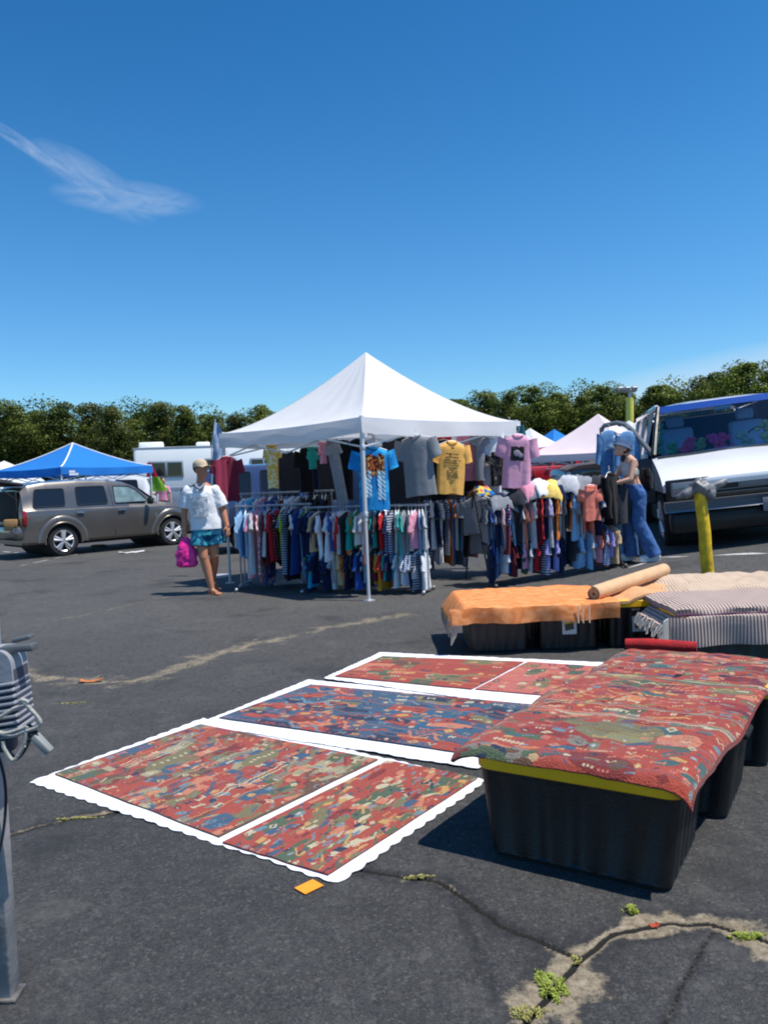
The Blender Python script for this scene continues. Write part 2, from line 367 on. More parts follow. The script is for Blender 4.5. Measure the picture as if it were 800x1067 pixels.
# older, more worn and paler asphalt beyond the seam
sep = n.new('ShaderNodeSeparateXYZ'); l.new(tcg.outputs['Object'], sep.inputs[0])
mr = n.new('ShaderNodeMapRange'); mr.inputs['From Min'].default_value = 3.6; mr.inputs['From Max'].default_value = 9; l.new(sep.outputs['Y'], mr.inputs['Value'])
base = gmix(mr.outputs[0], base, gramp(gnoise(.7, 8, .65), .35, .7, (.066, .063, .060, 1), (.104, .099, .092, 1)))
def gvor(sc, th0, th1):
    v = n.new('ShaderNodeTexVoronoi'); v.inputs['Scale'].default_value = sc; l.new(tcg.outputs['Object'], v.inputs['Vector']); x = n.new('ShaderNodeSeparateColor'); l.new(v.outputs['Color'], x.inputs[0])
    return gramp(x.outputs[0], th0, th1, (0, 0, 0, 1), (1, 1, 1, 1))
base = gmix(gmix(1, gvor(95, .86, .93), (.40, .40, .40, 1), 'MULTIPLY'), base, (.16, .157, .15, 1))
base = gmix(gmix(1, gvor(150, .70, .80), (.3, .3, .3, 1), 'MULTIPLY'), base, (.12, .12, .117, 1))
base = gmix(gmix(1, gvor(120, .72, .8), (.5, .5, .5, 1), 'MULTIPLY'), base, (.014, .014, .016, 1))
mot = gramp(gnoise(24, 6, .8), .46, .66, (0, 0, 0, 1), (.36, .36, .36, 1)); base = gmix(mot, base, (.10, .098, .094, 1))
mot2 = gramp(gnoise(14, 6, .75), .36, .5, (.6, .6, .6, 1), (0, 0, 0, 1)); base = gmix(mot2, base, (.026, .027, .03, 1))
agg = gramp(gnoise(170, 3, .8), .55, .66, (0, 0, 0, 1), (1, 1, 1, 1)); base = gmix(gmix(1, agg, (.55, .55, .55, 1), 'MULTIPLY'), base, (.17, .165, .155, 1))
agg2 = gramp(gnoise(60, 5, .85), .60, .72, (0, 0, 0, 1), (1, 1, 1, 1)); base = gmix(gmix(1, agg2, (.45, .45, .45, 1), 'MULTIPLY'), base, (.15, .145, .13, 1))
spk = gramp(gnoise(110, 2, .9), .30, .42, (1, 1, 1, 1), (0, 0, 0, 1)); base = gmix(gmix(1, spk, (.6, .6, .6, 1), 'MULTIPLY'), base, (.018, .018, .02, 1))
pale = gramp(gnoise(3.2, 9, .75), .57, .74, (0, 0, 0, 1), (.6, .6, .6, 1)); base = gmix(pale, base, (.115, .112, .104, 1))
worn = gramp(gnoise(1.3, 10, .8), .54, .66, (0, 0, 0, 1), (.5, .5, .5, 1)); base = gmix(worn, base, (.125, .122, .110, 1))
stain = gramp(gnoise(1.1, 4, .6), .57, .68, (0, 0, 0, 1), (.55, .55, .55, 1)); base = gmix(stain, base, (.024, .024, .026, 1))
def gedge(nm_, sc, k, lo, hi):
    m1 = n.new('ShaderNodeMath'); m1.operation = 'MULTIPLY_ADD'; l.new(gnoise(sc, 6, .75), m1.inputs[0]); m1.inputs[1].default_value = k; l.new(gattr(nm_), m1.inputs[2])
    m2 = n.new('ShaderNodeMath'); m2.operation = 'SUBTRACT'; l.new(m1.outputs[0], m2.inputs[0]); m2.inputs[1].default_value = k*.5; return gramp(m2.outputs[0], lo, hi, (0, 0, 0, 1), (1, 1, 1, 1))
base = gmix(gedge('tar', 30, 1.0, .2, .9), base, (.022, .022, .025, 1))
sandc = gramp(gnoise(35, 6, .7), .35, .65, (.16, .125, .08, 1), (.40, .33, .23, 1)); base = gmix(gedge('sand', 45, 1.5, .18, .62), base, sandc)
base = gmix(gedge('crack', 70, 1.2, .25, .5), base, (.012, .011, .010, 1))
l.new(base, b.inputs['Base Color']); b.inputs['Roughness'].default_value = .82; b.inputs['Specular IOR Level'].default_value = .35
bp = n.new('ShaderNodeBump'); bp.inputs['Strength'].default_value = .9; bp.inputs['Distance'].default_value = .006; l.new(gnoise(140, 4, .8), bp.inputs['Height'])
bp2 = n.new('ShaderNodeBump'); bp2.inputs['Strength'].default_value = .5; bp2.inputs['Distance'].default_value = .02; l.new(gnoise(28, 5, .7), bp2.inputs['Height']); l.new(bp.outputs[0], bp2.inputs['Normal']); l.new(bp2.outputs[0], b.inputs['Normal'])
me.materials.append(gm); tag(link('ground', me), kind='structure')

# painted lines, worn
def paint(px_pts, w, name, mtl):
    pts = [G(*p) for p in px_pts]; rnd = random.Random(len(px_pts)+int(pts[0].x*10)); mb = MB()
    for a, b_ in zip(pts[:-1], pts[1:]):
        d = (b_-a); L = d.length; d.normalize(); s_ = Vector((-d.y, d.x, 0)); k = max(2, int(L/.16)); i = 0
        while i < k:
            run = rnd.randint(2, 6); e = min(k, i+run)
            ws = [w*rnd.uniform(.5, 1) for _ in range(e-i+1)]; row = []
            for j in range(i, e+1):
                p = a + d*(L*j/k); ww = ws[j-i]*(.25 if j in (i, e) else 1); c0 = p+s_*ww/2; c1 = p-s_*ww/2
                c0.z = terrain(c0.x, c0.y)+.004; c1.z = terrain(c1.x, c1.y)+.004; row.append((c0, c1))
            k0 = len(mb.v); vs = [v for r_ in row for v in r_]; mb.add(vs, [(2*j, 2*j+1, 2*j+3, 2*j+2) for j in range(len(row)-1)]); i = e+1
    return tag(mb.build(name, mtl, smooth=False), kind='structure')
lp = mat('line_paint', (.52, .51, .48, 1), .8, var=.25, vscale=20)
paint([(655, 592), (690, 581), (745, 579), (800, 577)], .10, 'parking_line', lp)
paint([(-30, 572), (40, 578)], .09, 'parking_line', lp)
paint([(20, 590), (72, 579), (150, 568), (230, 556)], .05, 'parking_line', lp)

# ================================================================== TREES
def leaf_mat(name, dark, light):
    m = bpy.data.materials.new(name); m.use_nodes = True; n = m.node_tree.nodes; l = m.node_tree.links; b = n['Principled BSDF']
    t = n.new('ShaderNodeTexCoord'); z = n.new('ShaderNodeTexNoise'); z.inputs['Scale'].default_value = .9; z.inputs['Detail'].default_value = 4; l.new(t.outputs['Object'], z.inputs['Vector'])
    r_ = n.new('ShaderNodeValToRGB'); r_.color_ramp.elements[0].position = .36; r_.color_ramp.elements[1].position = .64; r_.color_ramp.elements[0].color = dark; r_.color_ramp.elements[1].color = light
    l.new(z.outputs['Fac'], r_.inputs[0]); oi = n.new('ShaderNodeObjectInfo'); mrn = n.new('ShaderNodeMapRange'); mrn.inputs['To Min'].default_value = .75; mrn.inputs['To Max'].default_value = 1.25; l.new(oi.outputs['Random'], mrn.inputs['Value'])
    h = n.new('ShaderNodeHueSaturation'); l.new(r_.outputs[0], h.inputs['Color']); l.new(mrn.outputs[0], h.inputs['Value']); l.new(h.outputs[0], b.inputs['Base Color']); b.inputs['Roughness'].default_value = .6; b.inputs['Specular IOR Level'].default_value = .3
    tl = n.new('ShaderNodeBsdfTranslucent'); l.new(h.outputs[0], tl.inputs[0]); x = n.new('ShaderNodeMixShader'); x.inputs[0].default_value = .25
    l.new(b.outputs[0], x.inputs[1]); l.new(tl.outputs[0], x.inputs[2]); l.new(x.outputs[0], n['Material Output'].inputs[0]); return m
LM = [leaf_mat('leaves_pitch_pine', (.080, .106, .024, 1), (.170, .195, .045, 1)), leaf_mat('leaves_oak', (.080, .132, .018, 1), (.205, .265, .042, 1)), leaf_mat('leaves_mixed', (.078, .120, .020, 1), (.185, .228, .040, 1))]
bark = mat('bark', (.09, .07, .055, 1), .9, var=.3, vscale=5, bump=.5, bscale=12)
def leafcloud(cents, rads, per, size, rs, squash=.75):
    k = len(cents); c = np.repeat(cents, per, 0); r = np.repeat(rads, per)[:, None]
    d = rs.normal(size=(k*per, 3)); d /= np.linalg.norm(d, axis=1)[:, None]; rad = rs.uniform(.25, 1, (k*per, 1))**.45
    p = c + d*r*rad*np.array([1, 1, squash])
    a = rs.normal(size=(k*per, 3)); a[:, 2] *= .6; a /= np.linalg.norm(a, axis=1)[:, None]; b_ = np.cross(a, rs.normal(size=(k*per, 3))); b_ /= np.linalg.norm(b_, axis=1)[:, None]
    s = rs.uniform(.6, 1.3, (k*per, 1))*size; a = a*s; b_ = b_*s*.55
    V = np.stack([p-a, p-b_*.9, p+a, p+b_*.9], 1).reshape(-1, 3)
    g = cents.mean(0); nn = (p-c)/r + .55*(p-g)/np.maximum(1e-3, np.abs(cents-g).max()) + rs.normal(size=p.shape)*.16; nn /= np.linalg.norm(nn, axis=1)[:, None]
    return V, np.repeat(nn, 4, 0)
def np_quads(name, V, m, parent=None):
    V, NN = V
    me = bpy.data.meshes.new(name); k = len(V)//4
    me.vertices.add(len(V)); me.vertices.foreach_set('co', V.ravel()); me.loops.add(len(V)); me.loops.foreach_set('vertex_index', np.arange(len(V)))
    me.polygons.add(k); me.polygons.foreach_set('loop_start', np.arange(0, len(V), 4)); me.polygons.foreach_set('loop_total', np.full(k, 4)); me.update(calc_edges=True); me.polygons.foreach_set('use_smooth', [True]*k); me.normals_split_custom_set_from_vertices(NN); me.materials.append(m); return link(name, me, parent)
def make_tree(name, seed, h, cw, lm, kind):
    """unit built at its real size: trunk, limbs and a crown of leaf clumps"""
    rs = np.random.RandomState(seed); t = thing(name, 'tree', 'tree', group='trees at the edge of the lot')
    mb = MB(); pts = []; rr = []
    for i in range(8):
        f = i/7; pts.append(Vector((math.sin(f*3+seed)*.18, math.cos(f*2.3+seed)*.18-.18, f*h*.86))); rr.append(.17*(1-f*.82)*h/9)
    mb.tube(pts, rr, 8); cents = []; rads = []
    nl = 17
    for i in range(nl):
        f = .26+.62*i/nl; base_ = pts[0].lerp(pts[-1], f); a = i*2.4+rs.uniform(-.4, .4); L = cw*(.95-.55*abs(f-.52)/.45)*rs.uniform(.55, 1.0)
        if kind == 0: L = cw*(1.05-.75*(f-.26)/.62)*rs.uniform(.5, 1.05)
        tip = base_ + Vector((math.cos(a)*L, math.sin(a)*L, rs.uniform(.3, 1.4)*h/9)); mid = base_.lerp(tip, .5)+Vector((0, 0, -.1))
        mb.tube([base_, mid, tip], [.05, .035, .012], 5)
        for q_ in (.55, .8, 1.0):
            cents.append(np.array(base_.lerp(tip, q_))+rs.normal(size=3)*.28); rads.append(rs.uniform(.5, .95)*h/9*(1.0 if kind else .85))
    for _ in range(9):
        cents.append(np.array([rs.normal()*.35, rs.normal()*.35, h*rs.uniform(.8, .96)])); rads.append(rs.uniform(.35, .75)*h/9)
    for _ in range(14):
        a = rs.uniform(0, 6.28); q_ = rs.uniform(.1, .8)*cw; cents.append(np.array([math.cos(a)*q_, math.sin(a)*q_, h*rs.uniform(.3, .75)])); rads.append(rs.uniform(.5, 1.0)*h/9)
    mb.build('trunk', bark, t)
    np_quads('crown', leafcloud(np.array(cents), np.array(rads)*1.15, 330, .078*h/9, rs), lm, t); return t
protos = [make_tree('pitch_pine_tree', 11, 9, 2.3, LM[0], 0), make_tree('oak_tree', 12, 9, 2.9, LM[1], 1), make_tree('oak_tree', 13, 9, 3.1, LM[2], 1),
          make_tree('pitch_pine_tree', 14, 9, 2.0, LM[2], 0), make_tree('oak_tree', 15, 9, 2.6, LM[1], 1), make_tree('pitch_pine_tree', 16, 9, 2.5, LM[0], 0)]
TR = [  # px, top py, distance, kind, what it stands behind
 (-12, 424, 62, 1, 'leafy oak tree at the far left end of the wood, behind the white dome tent'), (14, 417, 60, 2, 'rounded oak tree behind the left corner of the blue canopy'),
 (40, 424, 66, 0, 'dark pine tree behind the left slope of the blue canopy'), (64, 418, 60, 3, 'dark pine tree straight behind the peak of the blue canopy'),
 (92, 421, 63, 5, 'bushy pine tree behind the right slope of the blue canopy'), (118, 419, 58, 0, 'dark pine tree behind the right corner of the blue canopy'),
 (146, 428, 66, 4, 'low oak tree behind the gap between blue canopy and motorhome'), (168, 420, 60, 5, 'bushy pine tree behind the front of the white motorhome'),
 (192, 422, 58, 3, 'dark pine tree behind the middle of the white motorhome roof'), (216, 428, 62, 2, 'oak tree behind the feather flag on the left tent corner'),
 (242, 427, 60, 0, 'dark pine tree just right of the feather flag, above the canopy edge'), (274, 421, 64, 3, 'pointed pine tree standing alone above the left canopy slope'),
 (300, 436, 66, 2, 'oak tree low behind the left half of the white canopy'), (335, 440, 62, 1, 'oak tree mostly hidden behind the blue tie-dye shirt side of the canopy'),
 (478, 414, 64, 4, 'oak tree showing just above the right slope of the white canopy'), (504, 409, 60, 5, 'bushy pine tree above the right end of the white canopy'),
 (530, 405, 58, 2, 'rounded oak tree behind the right corner of the white canopy'), (556, 403, 60, 1, 'rounded oak tree behind the pink printed shirt'),
 (582, 408, 62, 4, 'oak tree behind the small blue canopy on the right'), (606, 409, 60, 2, 'oak tree left of the peak of the pinkish canopy'),
 (632, 402, 58, 1, 'tall rounded oak tree behind the peak of the pinkish canopy'), (654, 400, 60, 0, 'dark pine tree behind the yellow light pole'),
 (684, 400, 56, 4, 'oak tree just right of the yellow light pole'), (706, 402, 58, 2, 'oak tree above the white canopy beside the van'),
 (730, 393, 54, 1, 'oak tree behind the left end of the van roof'), (752, 383, 50, 2, 'tall oak tree above the middle of the van roof'),
 (776, 376, 48, 4, 'tall oak tree with the highest crown on the right'), (804, 377, 48, 1, 'tall oak tree at the right edge of the view'), (832, 378, 50, 2, 'tall oak tree closing the wood past the van')]
usedp = set()
for i, (px, py, Y, k, lab) in enumerate(TR):
    p = P(px, py, Y); base_z = terrain(p.x, Y); sc = (p.z-base_z)/8.9; loc = (p.x, Y, base_z-.05); rz_ = i*1.9; sxy = max(1.02, sc*(1.25 if px < 700 else 1.1))*(1+.18*math.sin(i*2.3))
    if k not in usedp:
        usedp.add(k); o = protos[k]; o.location = loc; o.rotation_euler = (0, 0, rz_); o['label'] = lab; o.scale = (sxy, sxy, sc)
    else: o = dup(protos[k], loc, rz_, lab, (sxy, sxy, sc))
# the deeper wood and its undergrowth, one mass
rs = np.random.RandomState(5); cents = []; rads = []
for i in range(360):
    px = rs.uniform(-140, 960); Y = rs.uniform(60, 74) if px < 690 else rs.uniform(54, 66)
    hx = np.interp(px, [0, 150, 250, 330, 480, 560, 700, 760, 800], [424, 427, 434, 444, 420, 411, 405, 388, 384])
    top = P(px, hx, Y); cents.append((top.x, Y, rs.uniform(.3, 1)*top.z)); rads.append(rs.uniform(1.3, 2.0))
tag(np_quads('woods', leafcloud(np.array(cents), np.array(rads), 380, .12, rs), LM[2]), 'far-off wood filling in behind the front row of trees', 'woods', kind='stuff')
# ================================================================== SHARED MATERIALS
steel = mat('painted_steel', (.62, .63, .65, 1), .4, metal=.3)
galv = mat('galvanised_steel', (.42, .43, .45, 1), .45, metal=.8, var=.12, vscale=14)
chrome = mat('chrome', (.75, .75, .76, 1), .18, metal=1)
rubber = mat('rubber', (.02, .02, .021, 1), .85)
blackp = mat('black_plastic', (.007, .0075, .009, 1), .45, var=.2, vscale=9, bump=.15, bscale=90)
darkin = mat('dark_interior', (.016, .016, .018, 1), .8)
tint = mat('tinted_glass', (.012, .014, .018, 1), .06, spec=.6)
white_cloth = cloth_translucent('white_canopy_cloth', (.86, .86, .87, 1), .32)

# ================================================================== CANOPY TENTS
def canopy_tent(name, label, c, rz, size, h_eave, h_peak, cmat, val=.2, leg_m=None, legs=True, grp=None, powr=1.45, detail=1, sag=.05, base=None, off=(0,0,0,0)):
    z0 = terrain(c[0], c[1]) if base is None else base
    t = thing(name, label, 'canopy', (c[0], c[1], z0), rz, grp); a = size/2; leg_m = leg_m or steel
    mb = MB(); ns, ntt = (14, 22) if detail else (6, 6)
    for k in range(4):
        rot = Rz(math.pi/2*k)
        def fn(u, v, k=k, rot=rot):
            tt = u*2-1; s_ = v; q_ = a*(1-s_)
            z = h_eave + (h_peak-h_eave)*(s_**(powr if s_ > 0 else 1)) - sag*(1-tt*tt)*(1-s_)*(.3+s_)*2
            z += .012*detail*math.sin(tt*17+k)*(1-s_)*s_*2
            return tuple((rot @ Vector((tt*q_, -q_, 0))) + Vector((0, 0, z)))
        mb.sheet(fn, ntt, ns)
    canopy = mb.build('canopy', cmat, t, angle=25)
    vb = MB()
    for k in range(4):
        rot = Rz(math.pi/2*k)
        def fv(u, v, k=k, rot=rot):
            tt = u*2-1; w = .010*math.sin(tt*9+k*2)*v*detail; z = h_eave - sag*.6*(1-tt*tt) + .004 - v*val + .012*v*math.sin(tt*5+k)*detail
            return tuple((rot @ Vector((tt*(a+.012), -(a+.012)-w-.01*v, 0))) + Vector((0, 0, z)))
        vb.sheet(fv, 30 if detail else 6, 3)
    if val: vb.build('valance', cmat, t, angle=60)
    if legs:
        for i, (sx, sy) in enumerate(((-1, -1), (1, -1), (1, 1), (-1, 1))):
            lb = MB(); zo = off[i]; px_, py_ = sx*(a-.03), sy*(a-.03)
            lb.box((px_, py_, (h_eave-.03+1.0)/2), (.038, .038, h_eave-.03-1.0+.1)); lb.box((px_, py_, .53+zo/2), (.028, .028, 1.06-zo))
            lb.box((px_, py_, zo+.006), (.10, .10, .012)); lb.box((px_, py_, 1.03), (.052, .052, .07), bev=.008)
            lb.box((px_, py_, h_eave-.35), (.055, .055, .06), bev=.008); lb.build('leg', leg_m, t)
        tb = MB()
        for k in range(4):
            rot = Rz(math.pi/2*k); b = a-.03
            for q0, q1 in ((-b, 0), (0, b)):
                for za, zb in ((h_eave-.06, h_eave-.35), (h_eave-.35, h_eave-.06)):
                    p0 = rot @ Vector((q0, -b, 0)); p1 = rot @ Vector((q1, -b, 0)); p0.z = za; p1.z = zb; tb.cyl(p0, p1, .012, n=5)
        for k in range(4):
            p0 = Rz(math.pi/2*k) @ Vector((a-.03, a-.03, 0)); p0.z = h_eave-.08; tb.cyl(p0, (0, 0, h_eave-.02), .012, n=5)
        tb.cyl((0, 0, h_eave-.12), (0, 0, h_peak-.03), .02, n=8); tb.build('truss', leg_m, t)
    return t
TC = Vector((-.17, 11.66, 0)); TRZ = R(43.6)
canopy_tent('canopy_tent', 'large white pop-up canopy over the clothes racks in the middle', TC, TRZ, 3.05, 2.18, 3.26, white_cloth, .2)
bluec = cloth_translucent('blue_canopy_cloth', C(52, 140, 225), .32); whitefar = cloth_translucent('pale_canopy_cloth', C(240, 222, 226), .2); whitefar2 = cloth_translucent('white_far_canopy', (.85, .85, .85, 1), .2)
# blue canopy by the grey car
p_ = P(59, 489, 21.5); tcen = P(76, 489, 23.2)
bt = canopy_tent('canopy_tent', 'bright blue pop-up canopy with white piping behind the grey estate car', (tcen.x, 23.3), R(57), 3.05, 2.02, 2.74, bluec, .2, powr=1.35)
mb = MB()
for k in range(4):
    rot = Rz(math.pi/2*k); pts = []
    for i in range(13):
        s_ = i/12; q_ = 1.525*(1-s_); v = rot @ Vector((q_, -q_, 0)); v.z = 2.02+.72*(s_**1.35)+.012; pts.append(v)
    mb.tube(pts, .022, 5)
mb.build('piping', mat('white_piping', (.8, .8, .82, 1), .7), bt)
lg = MB(); lg.prism([(-1.3, -1.562, 1.80), (-1.02, -1.562, 1.80), (-1.02, -1.562, 1.86), (-1.3, -1.562, 1.86)], (0, .004, 0)); lg.prism([(-1.3, -1.562, 1.87), (-1.12, -1.562, 1.87), (-1.12, -1.562, 1.93), (-1.3, -1.562, 1.93)], (0, .004, 0)); lg.build('emblem', mat('white_print', (.75, .77, .8, 1), .7), bt)
def far_tent(px, py, Y, size, cm, lab, rz=R(45), val=.2, hp=None, base=None, powr=1.35):
    p = P(px, py, Y); zb = terrain(p.x, Y) if base is None else base; hp = p.z-zb if hp is None else hp
    return canopy_tent('canopy_tent', lab, (p.x, Y), rz, size, hp-1.05*(size/3), hp, cm, val, grp='canopies of the other stalls', powr=powr, detail=0, base=zb)
far_tent(623, 431, 24, 3.3, whitefar, 'pinkish white canopy peaking left of the yellow light pole', R(52))
far_tent(672, 433, 27, 3.05, whitefar2, 'white canopy between the yellow light pole and the van windshield')
far_tent(655, 438, 34, 3.05, whitefar2, 'white canopy mostly hidden behind the foot of the yellow light pole')
far_tent(552, 446, 33, 3.05, whitefar2, 'small white canopy far behind the pink printed shirt')
far_tent(577, 447, 36, 3.6, bluec, 'small blue canopy far off left of the pinkish white one', R(30))
far_tent(262, 467, 33, 3.4, bluec, 'blue canopy seen under the left side of the white canopy', R(35), hp=2.75)
far_tent(243, 464, 38, 3.6, whitefar2, 'white canopy seen behind the maroon shirt', hp=2.9)
far_tent(302, 464, 36, 3.6, whitefar2, 'white canopy seen under the eave right of the yellow baby suit', hp=2.9)
far_tent(4, 475, 34, 3.4, whitefar2, 'white dome tent peeping out at the left end of the blue canopy', R(20), hp=2.7, powr=.7)

# feather flag at the left corner of the tent
fp = P(222, 470, 12.6); t = thing('feather_flag', 'pale blue feather flag on a pole by the left corner of the white canopy', 'flag', (fp.x, 12.6, 0))
mb = MB(); mb.tube([(-.05, 0, 0), (-.05, 0, 1.3), (-.02, 0, 2.0), (.06, 0, 2.46)], .010, 6); mb.cyl((0, 0, 0), (0, 0, .02), .18, n=14); mb.build('pole', steel, t)
mb = MB(); mb.sheet(lambda u, v: (-.05+.10*v+u*(.18*math.sin(min(1, .25+(1-v)*1.6)*math.pi/2)), .02*math.sin(u*5+v*6), 1.62+v*.80-.05*u), 6, 20, (0, .004, 0))
mb.build('banner', blotch_mat('pale_banner', [C(150, 170, 200), C(190, 200, 215), C(200, 205, 180)], 6), t)

# ================================================================== CLOTHES
def hue(rnd, c, j=.06): return tuple(min(1, max(0, x*(1+rnd.uniform(-j, j)))) for x in c[:3])+(1,)
CLO = {}
def cl(nm, *a):
    CLO[nm] = a
for nm, c in dict(black=(16, 17, 22), charcoal=(48, 50, 58), navy=(24, 34, 70), grey=(135, 138, 145), light_grey=(185, 187, 192), white=(225, 226, 230), royal_blue=(45, 78, 150), light_blue=(140, 180, 215),
                  denim_blue=(85, 115, 160), red=(190, 35, 45), maroon=(100, 28, 42), pink=(225, 150, 170), coral=(232, 130, 110), orange=(220, 120, 50), mustard=(205, 145, 45), yellow=(240, 205, 110),
                  teal=(40, 160, 150), dark_teal=(20, 85, 100), green=(50, 130, 70), lime_green=(150, 200, 60), olive=(88, 90, 60), purple=(90, 60, 120), lavender=(150, 145, 205), tan=(200, 165, 125), hot_pink=(225, 40, 110), turquoise=(60, 170, 210), brown=(80, 60, 48)).items():
    CLO[nm] = mat('cloth_'+nm, C(*c), .88, var=.10, vscale=14, bump=.3, bscale=26, spec=.15, sheen=.1)
CLO['blue_striped'] = stripe_mat('cloth_blue_stripe', [C(215, 220, 230), C(50, 80, 150)], 14)
CLO['red_striped'] = stripe_mat('cloth_red_stripe', [C(225, 220, 220), C(180, 40, 50)], 16)
CLO['navy_striped'] = stripe_mat('cloth_navy_stripe', [C(30, 38, 70), C(170, 175, 190)], 10)
CLO['blue_plaid'] = stripe_mat('cloth_blue_plaid', [C(60, 80, 130), C(190, 195, 210)], 8, plaid=True)
CLO['red_plaid'] = stripe_mat('cloth_red_plaid', [C(50, 25, 35), C(180, 50, 50), C(210, 190, 170)], 8, plaid=True)
CLO['tie_dyed'] = blotch_mat('cloth_tiedye', [C(40, 120, 190), C(220, 190, 80), C(225, 80, 120), C(235, 235, 235)], 9)
CLO['floral'] = blotch_mat('cloth_floral', [C(225, 215, 215), C(215, 120, 140), C(110, 150, 110), C(235, 230, 225)], 28)
hang_m = [mat('white_hanger', (.8, .8, .8, 1), .4), mat('black_hanger', (.02, .02, .02, 1), .4), mat('blue_hanger', C(90, 140, 200), .4)]
def garment(w, L, dep, slv, rnd, res=14, rows=9, sl_out=.055, fold=.012, sw=.055, flare=1.0, open_=0, zs=-.07):
    mb = MB(); rings = []; ph = rnd.uniform(0, 6); k1 = rnd.uniform(14, 30)
    prof = [(0, .058, .4), (.02, .085, .6), (.045, w*.72, .8), (.062, w*.93, .9), (.085, w, 1)]
    for i in range(1, rows+1):
        f = i/rows; prof.append((.085+(L-.085)*f, w*(.93+.04*math.sin(f*3+ph))*(1+(flare-1)*f), 1+.35*f))
    n = res*2
    for dz, hw, dd in prof:
        ring = []; f = dz/L
        for k in range(n):
            a = 2*math.pi*k/n; x = hw*math.copysign(abs(math.cos(a))**.8, math.cos(a)); y = dep*dd*math.copysign(abs(math.sin(a))**.7, math.sin(a))
            fo = fold*f*(math.sin(x*k1+ph+f*1.5)+.6*math.sin(x*k1*2.1+ph*2)) if hw > .07 else 0
            z = zs-dz - .012*abs(x/max(hw, .01)) + (0 if f < .9 else .006*math.sin(x*30+ph))
            ring.append((x, y+fo, z))
        rings.append(ring)
    mb.loft(rings)
    for s_ in (-1, 1):
        r2 = []; p0 = Vector((s_*w*.80, 0, zs-.075)); p1 = Vector((s_*(w+sl_out), rnd.uniform(-.02, .02), zs-.10-slv*.92)); m = 4 if slv < .3 else 8
        for i in range(m+1):
            f = i/m; p = p0.lerp(p1, f); a_ = Vector((s_*.95, 0, .28 if f < .5 else .35)); q_ = sw*(1-.15*f)*(1 if slv < .3 else 1-.3*f); ring = []
            for k in range(10):
                a = 2*math.pi*k/10; ring.append(p + Vector((math.cos(a)*q_*.95, math.sin(a)*dep*(.75+.3*f)+fold*math.sin(f*9+ph)*.5, math.cos(a)*q_*.35*-s_*(-1))))
            r2.append(ring)
        mb.loft(r2)
    return mb
def hanger_mb(w):
    mb = MB(); hook = [(0, 0, -.075), (0, 0, -.03)] + [(.018*math.cos(a)-.0, 0, -.012+.018*math.sin(a)) for a in [R(-90+30*k) for k in range(8)]]
    mb.tube(hook, .003, 5); mb.tube([(-w*.85, 0, -.125), (-.05, 0, -.078), (0, 0, -.07), (.05, 0, -.078), (w*.85, 0, -.125)], .007, 5); return mb
ORD = ['first', 'second', 'third', 'fourth', 'fifth', 'sixth', 'seventh', 'eighth', 'ninth', 'tenth', 'eleventh', 'twelfth', 'thirteenth', 'fourteenth', 'fifteenth', 'sixteenth', 'seventeenth', 'eighteenth', 'nineteenth', 'twentieth',
       'twenty-first', 'twenty-second', 'twenty-third', 'twenty-fourth', 'twenty-fifth', 'twenty-sixth', 'twenty-seventh', 'twenty-eighth', 'twenty-ninth', 'thirtieth', 'thirty-first', 'thirty-second', 'thirty-third', 'thirty-fourth', 'thirty-fifth', 'thirty-sixth']
def clothes_rack(label, p0, p1, hb, lower=None, slant=False, rm=None):
    """p0,p1 ground points of the two ends; a bar on two uprights with feet"""
    p0 = Vector(p0); p1 = Vector(p1); mid = (p0+p1)/2; z0 = terrain(mid.x, mid.y); d = p1-p0; L = d.length; rz = math.atan2(d.y, d.x)
    tilt = math.atan2(terrain(p1.x, p1.y)-terrain(p0.x, p0.y), L)
    t = thing('clothes_rack', label, 'clothes rack', (mid.x, mid.y, z0), rz, 'clothes racks of the stall', rot=(0, -tilt, rz)); h = L/2; rm = rm or galv
    mb = MB(); mb.cyl((-h-.04, 0, hb), (h+.04, 0, hb), .014, n=8)
    if lower: mb.cyl((-h, 0, lower), (h, 0, lower), .012, n=8)
    mb.build('rail', rm, t)
    for s_ in (-1, 1):
        lb = MB(); sx = s_*h
        if slant: lb.cyl((sx, 0, hb), (sx-.12, -.22, .01), .012, n=7); lb.cyl((sx, 0, hb), (sx+.1, .22, .01), .012, n=7)
        else: lb.cyl((sx, 0, hb+.02), (sx, 0, .06), .013, n=7); lb.cyl((sx, -.24, .045), (sx, .24, .045), .013, n=7); [lb.sph((sx, q_, .03), .028, 8, 6) for q_ in (-.23, .23)]
        lb.build('upright', rm, t)
    return t, Matrix.Translation(t.location) @ t.rotation_euler.to_matrix().to_4x4(), L, rz
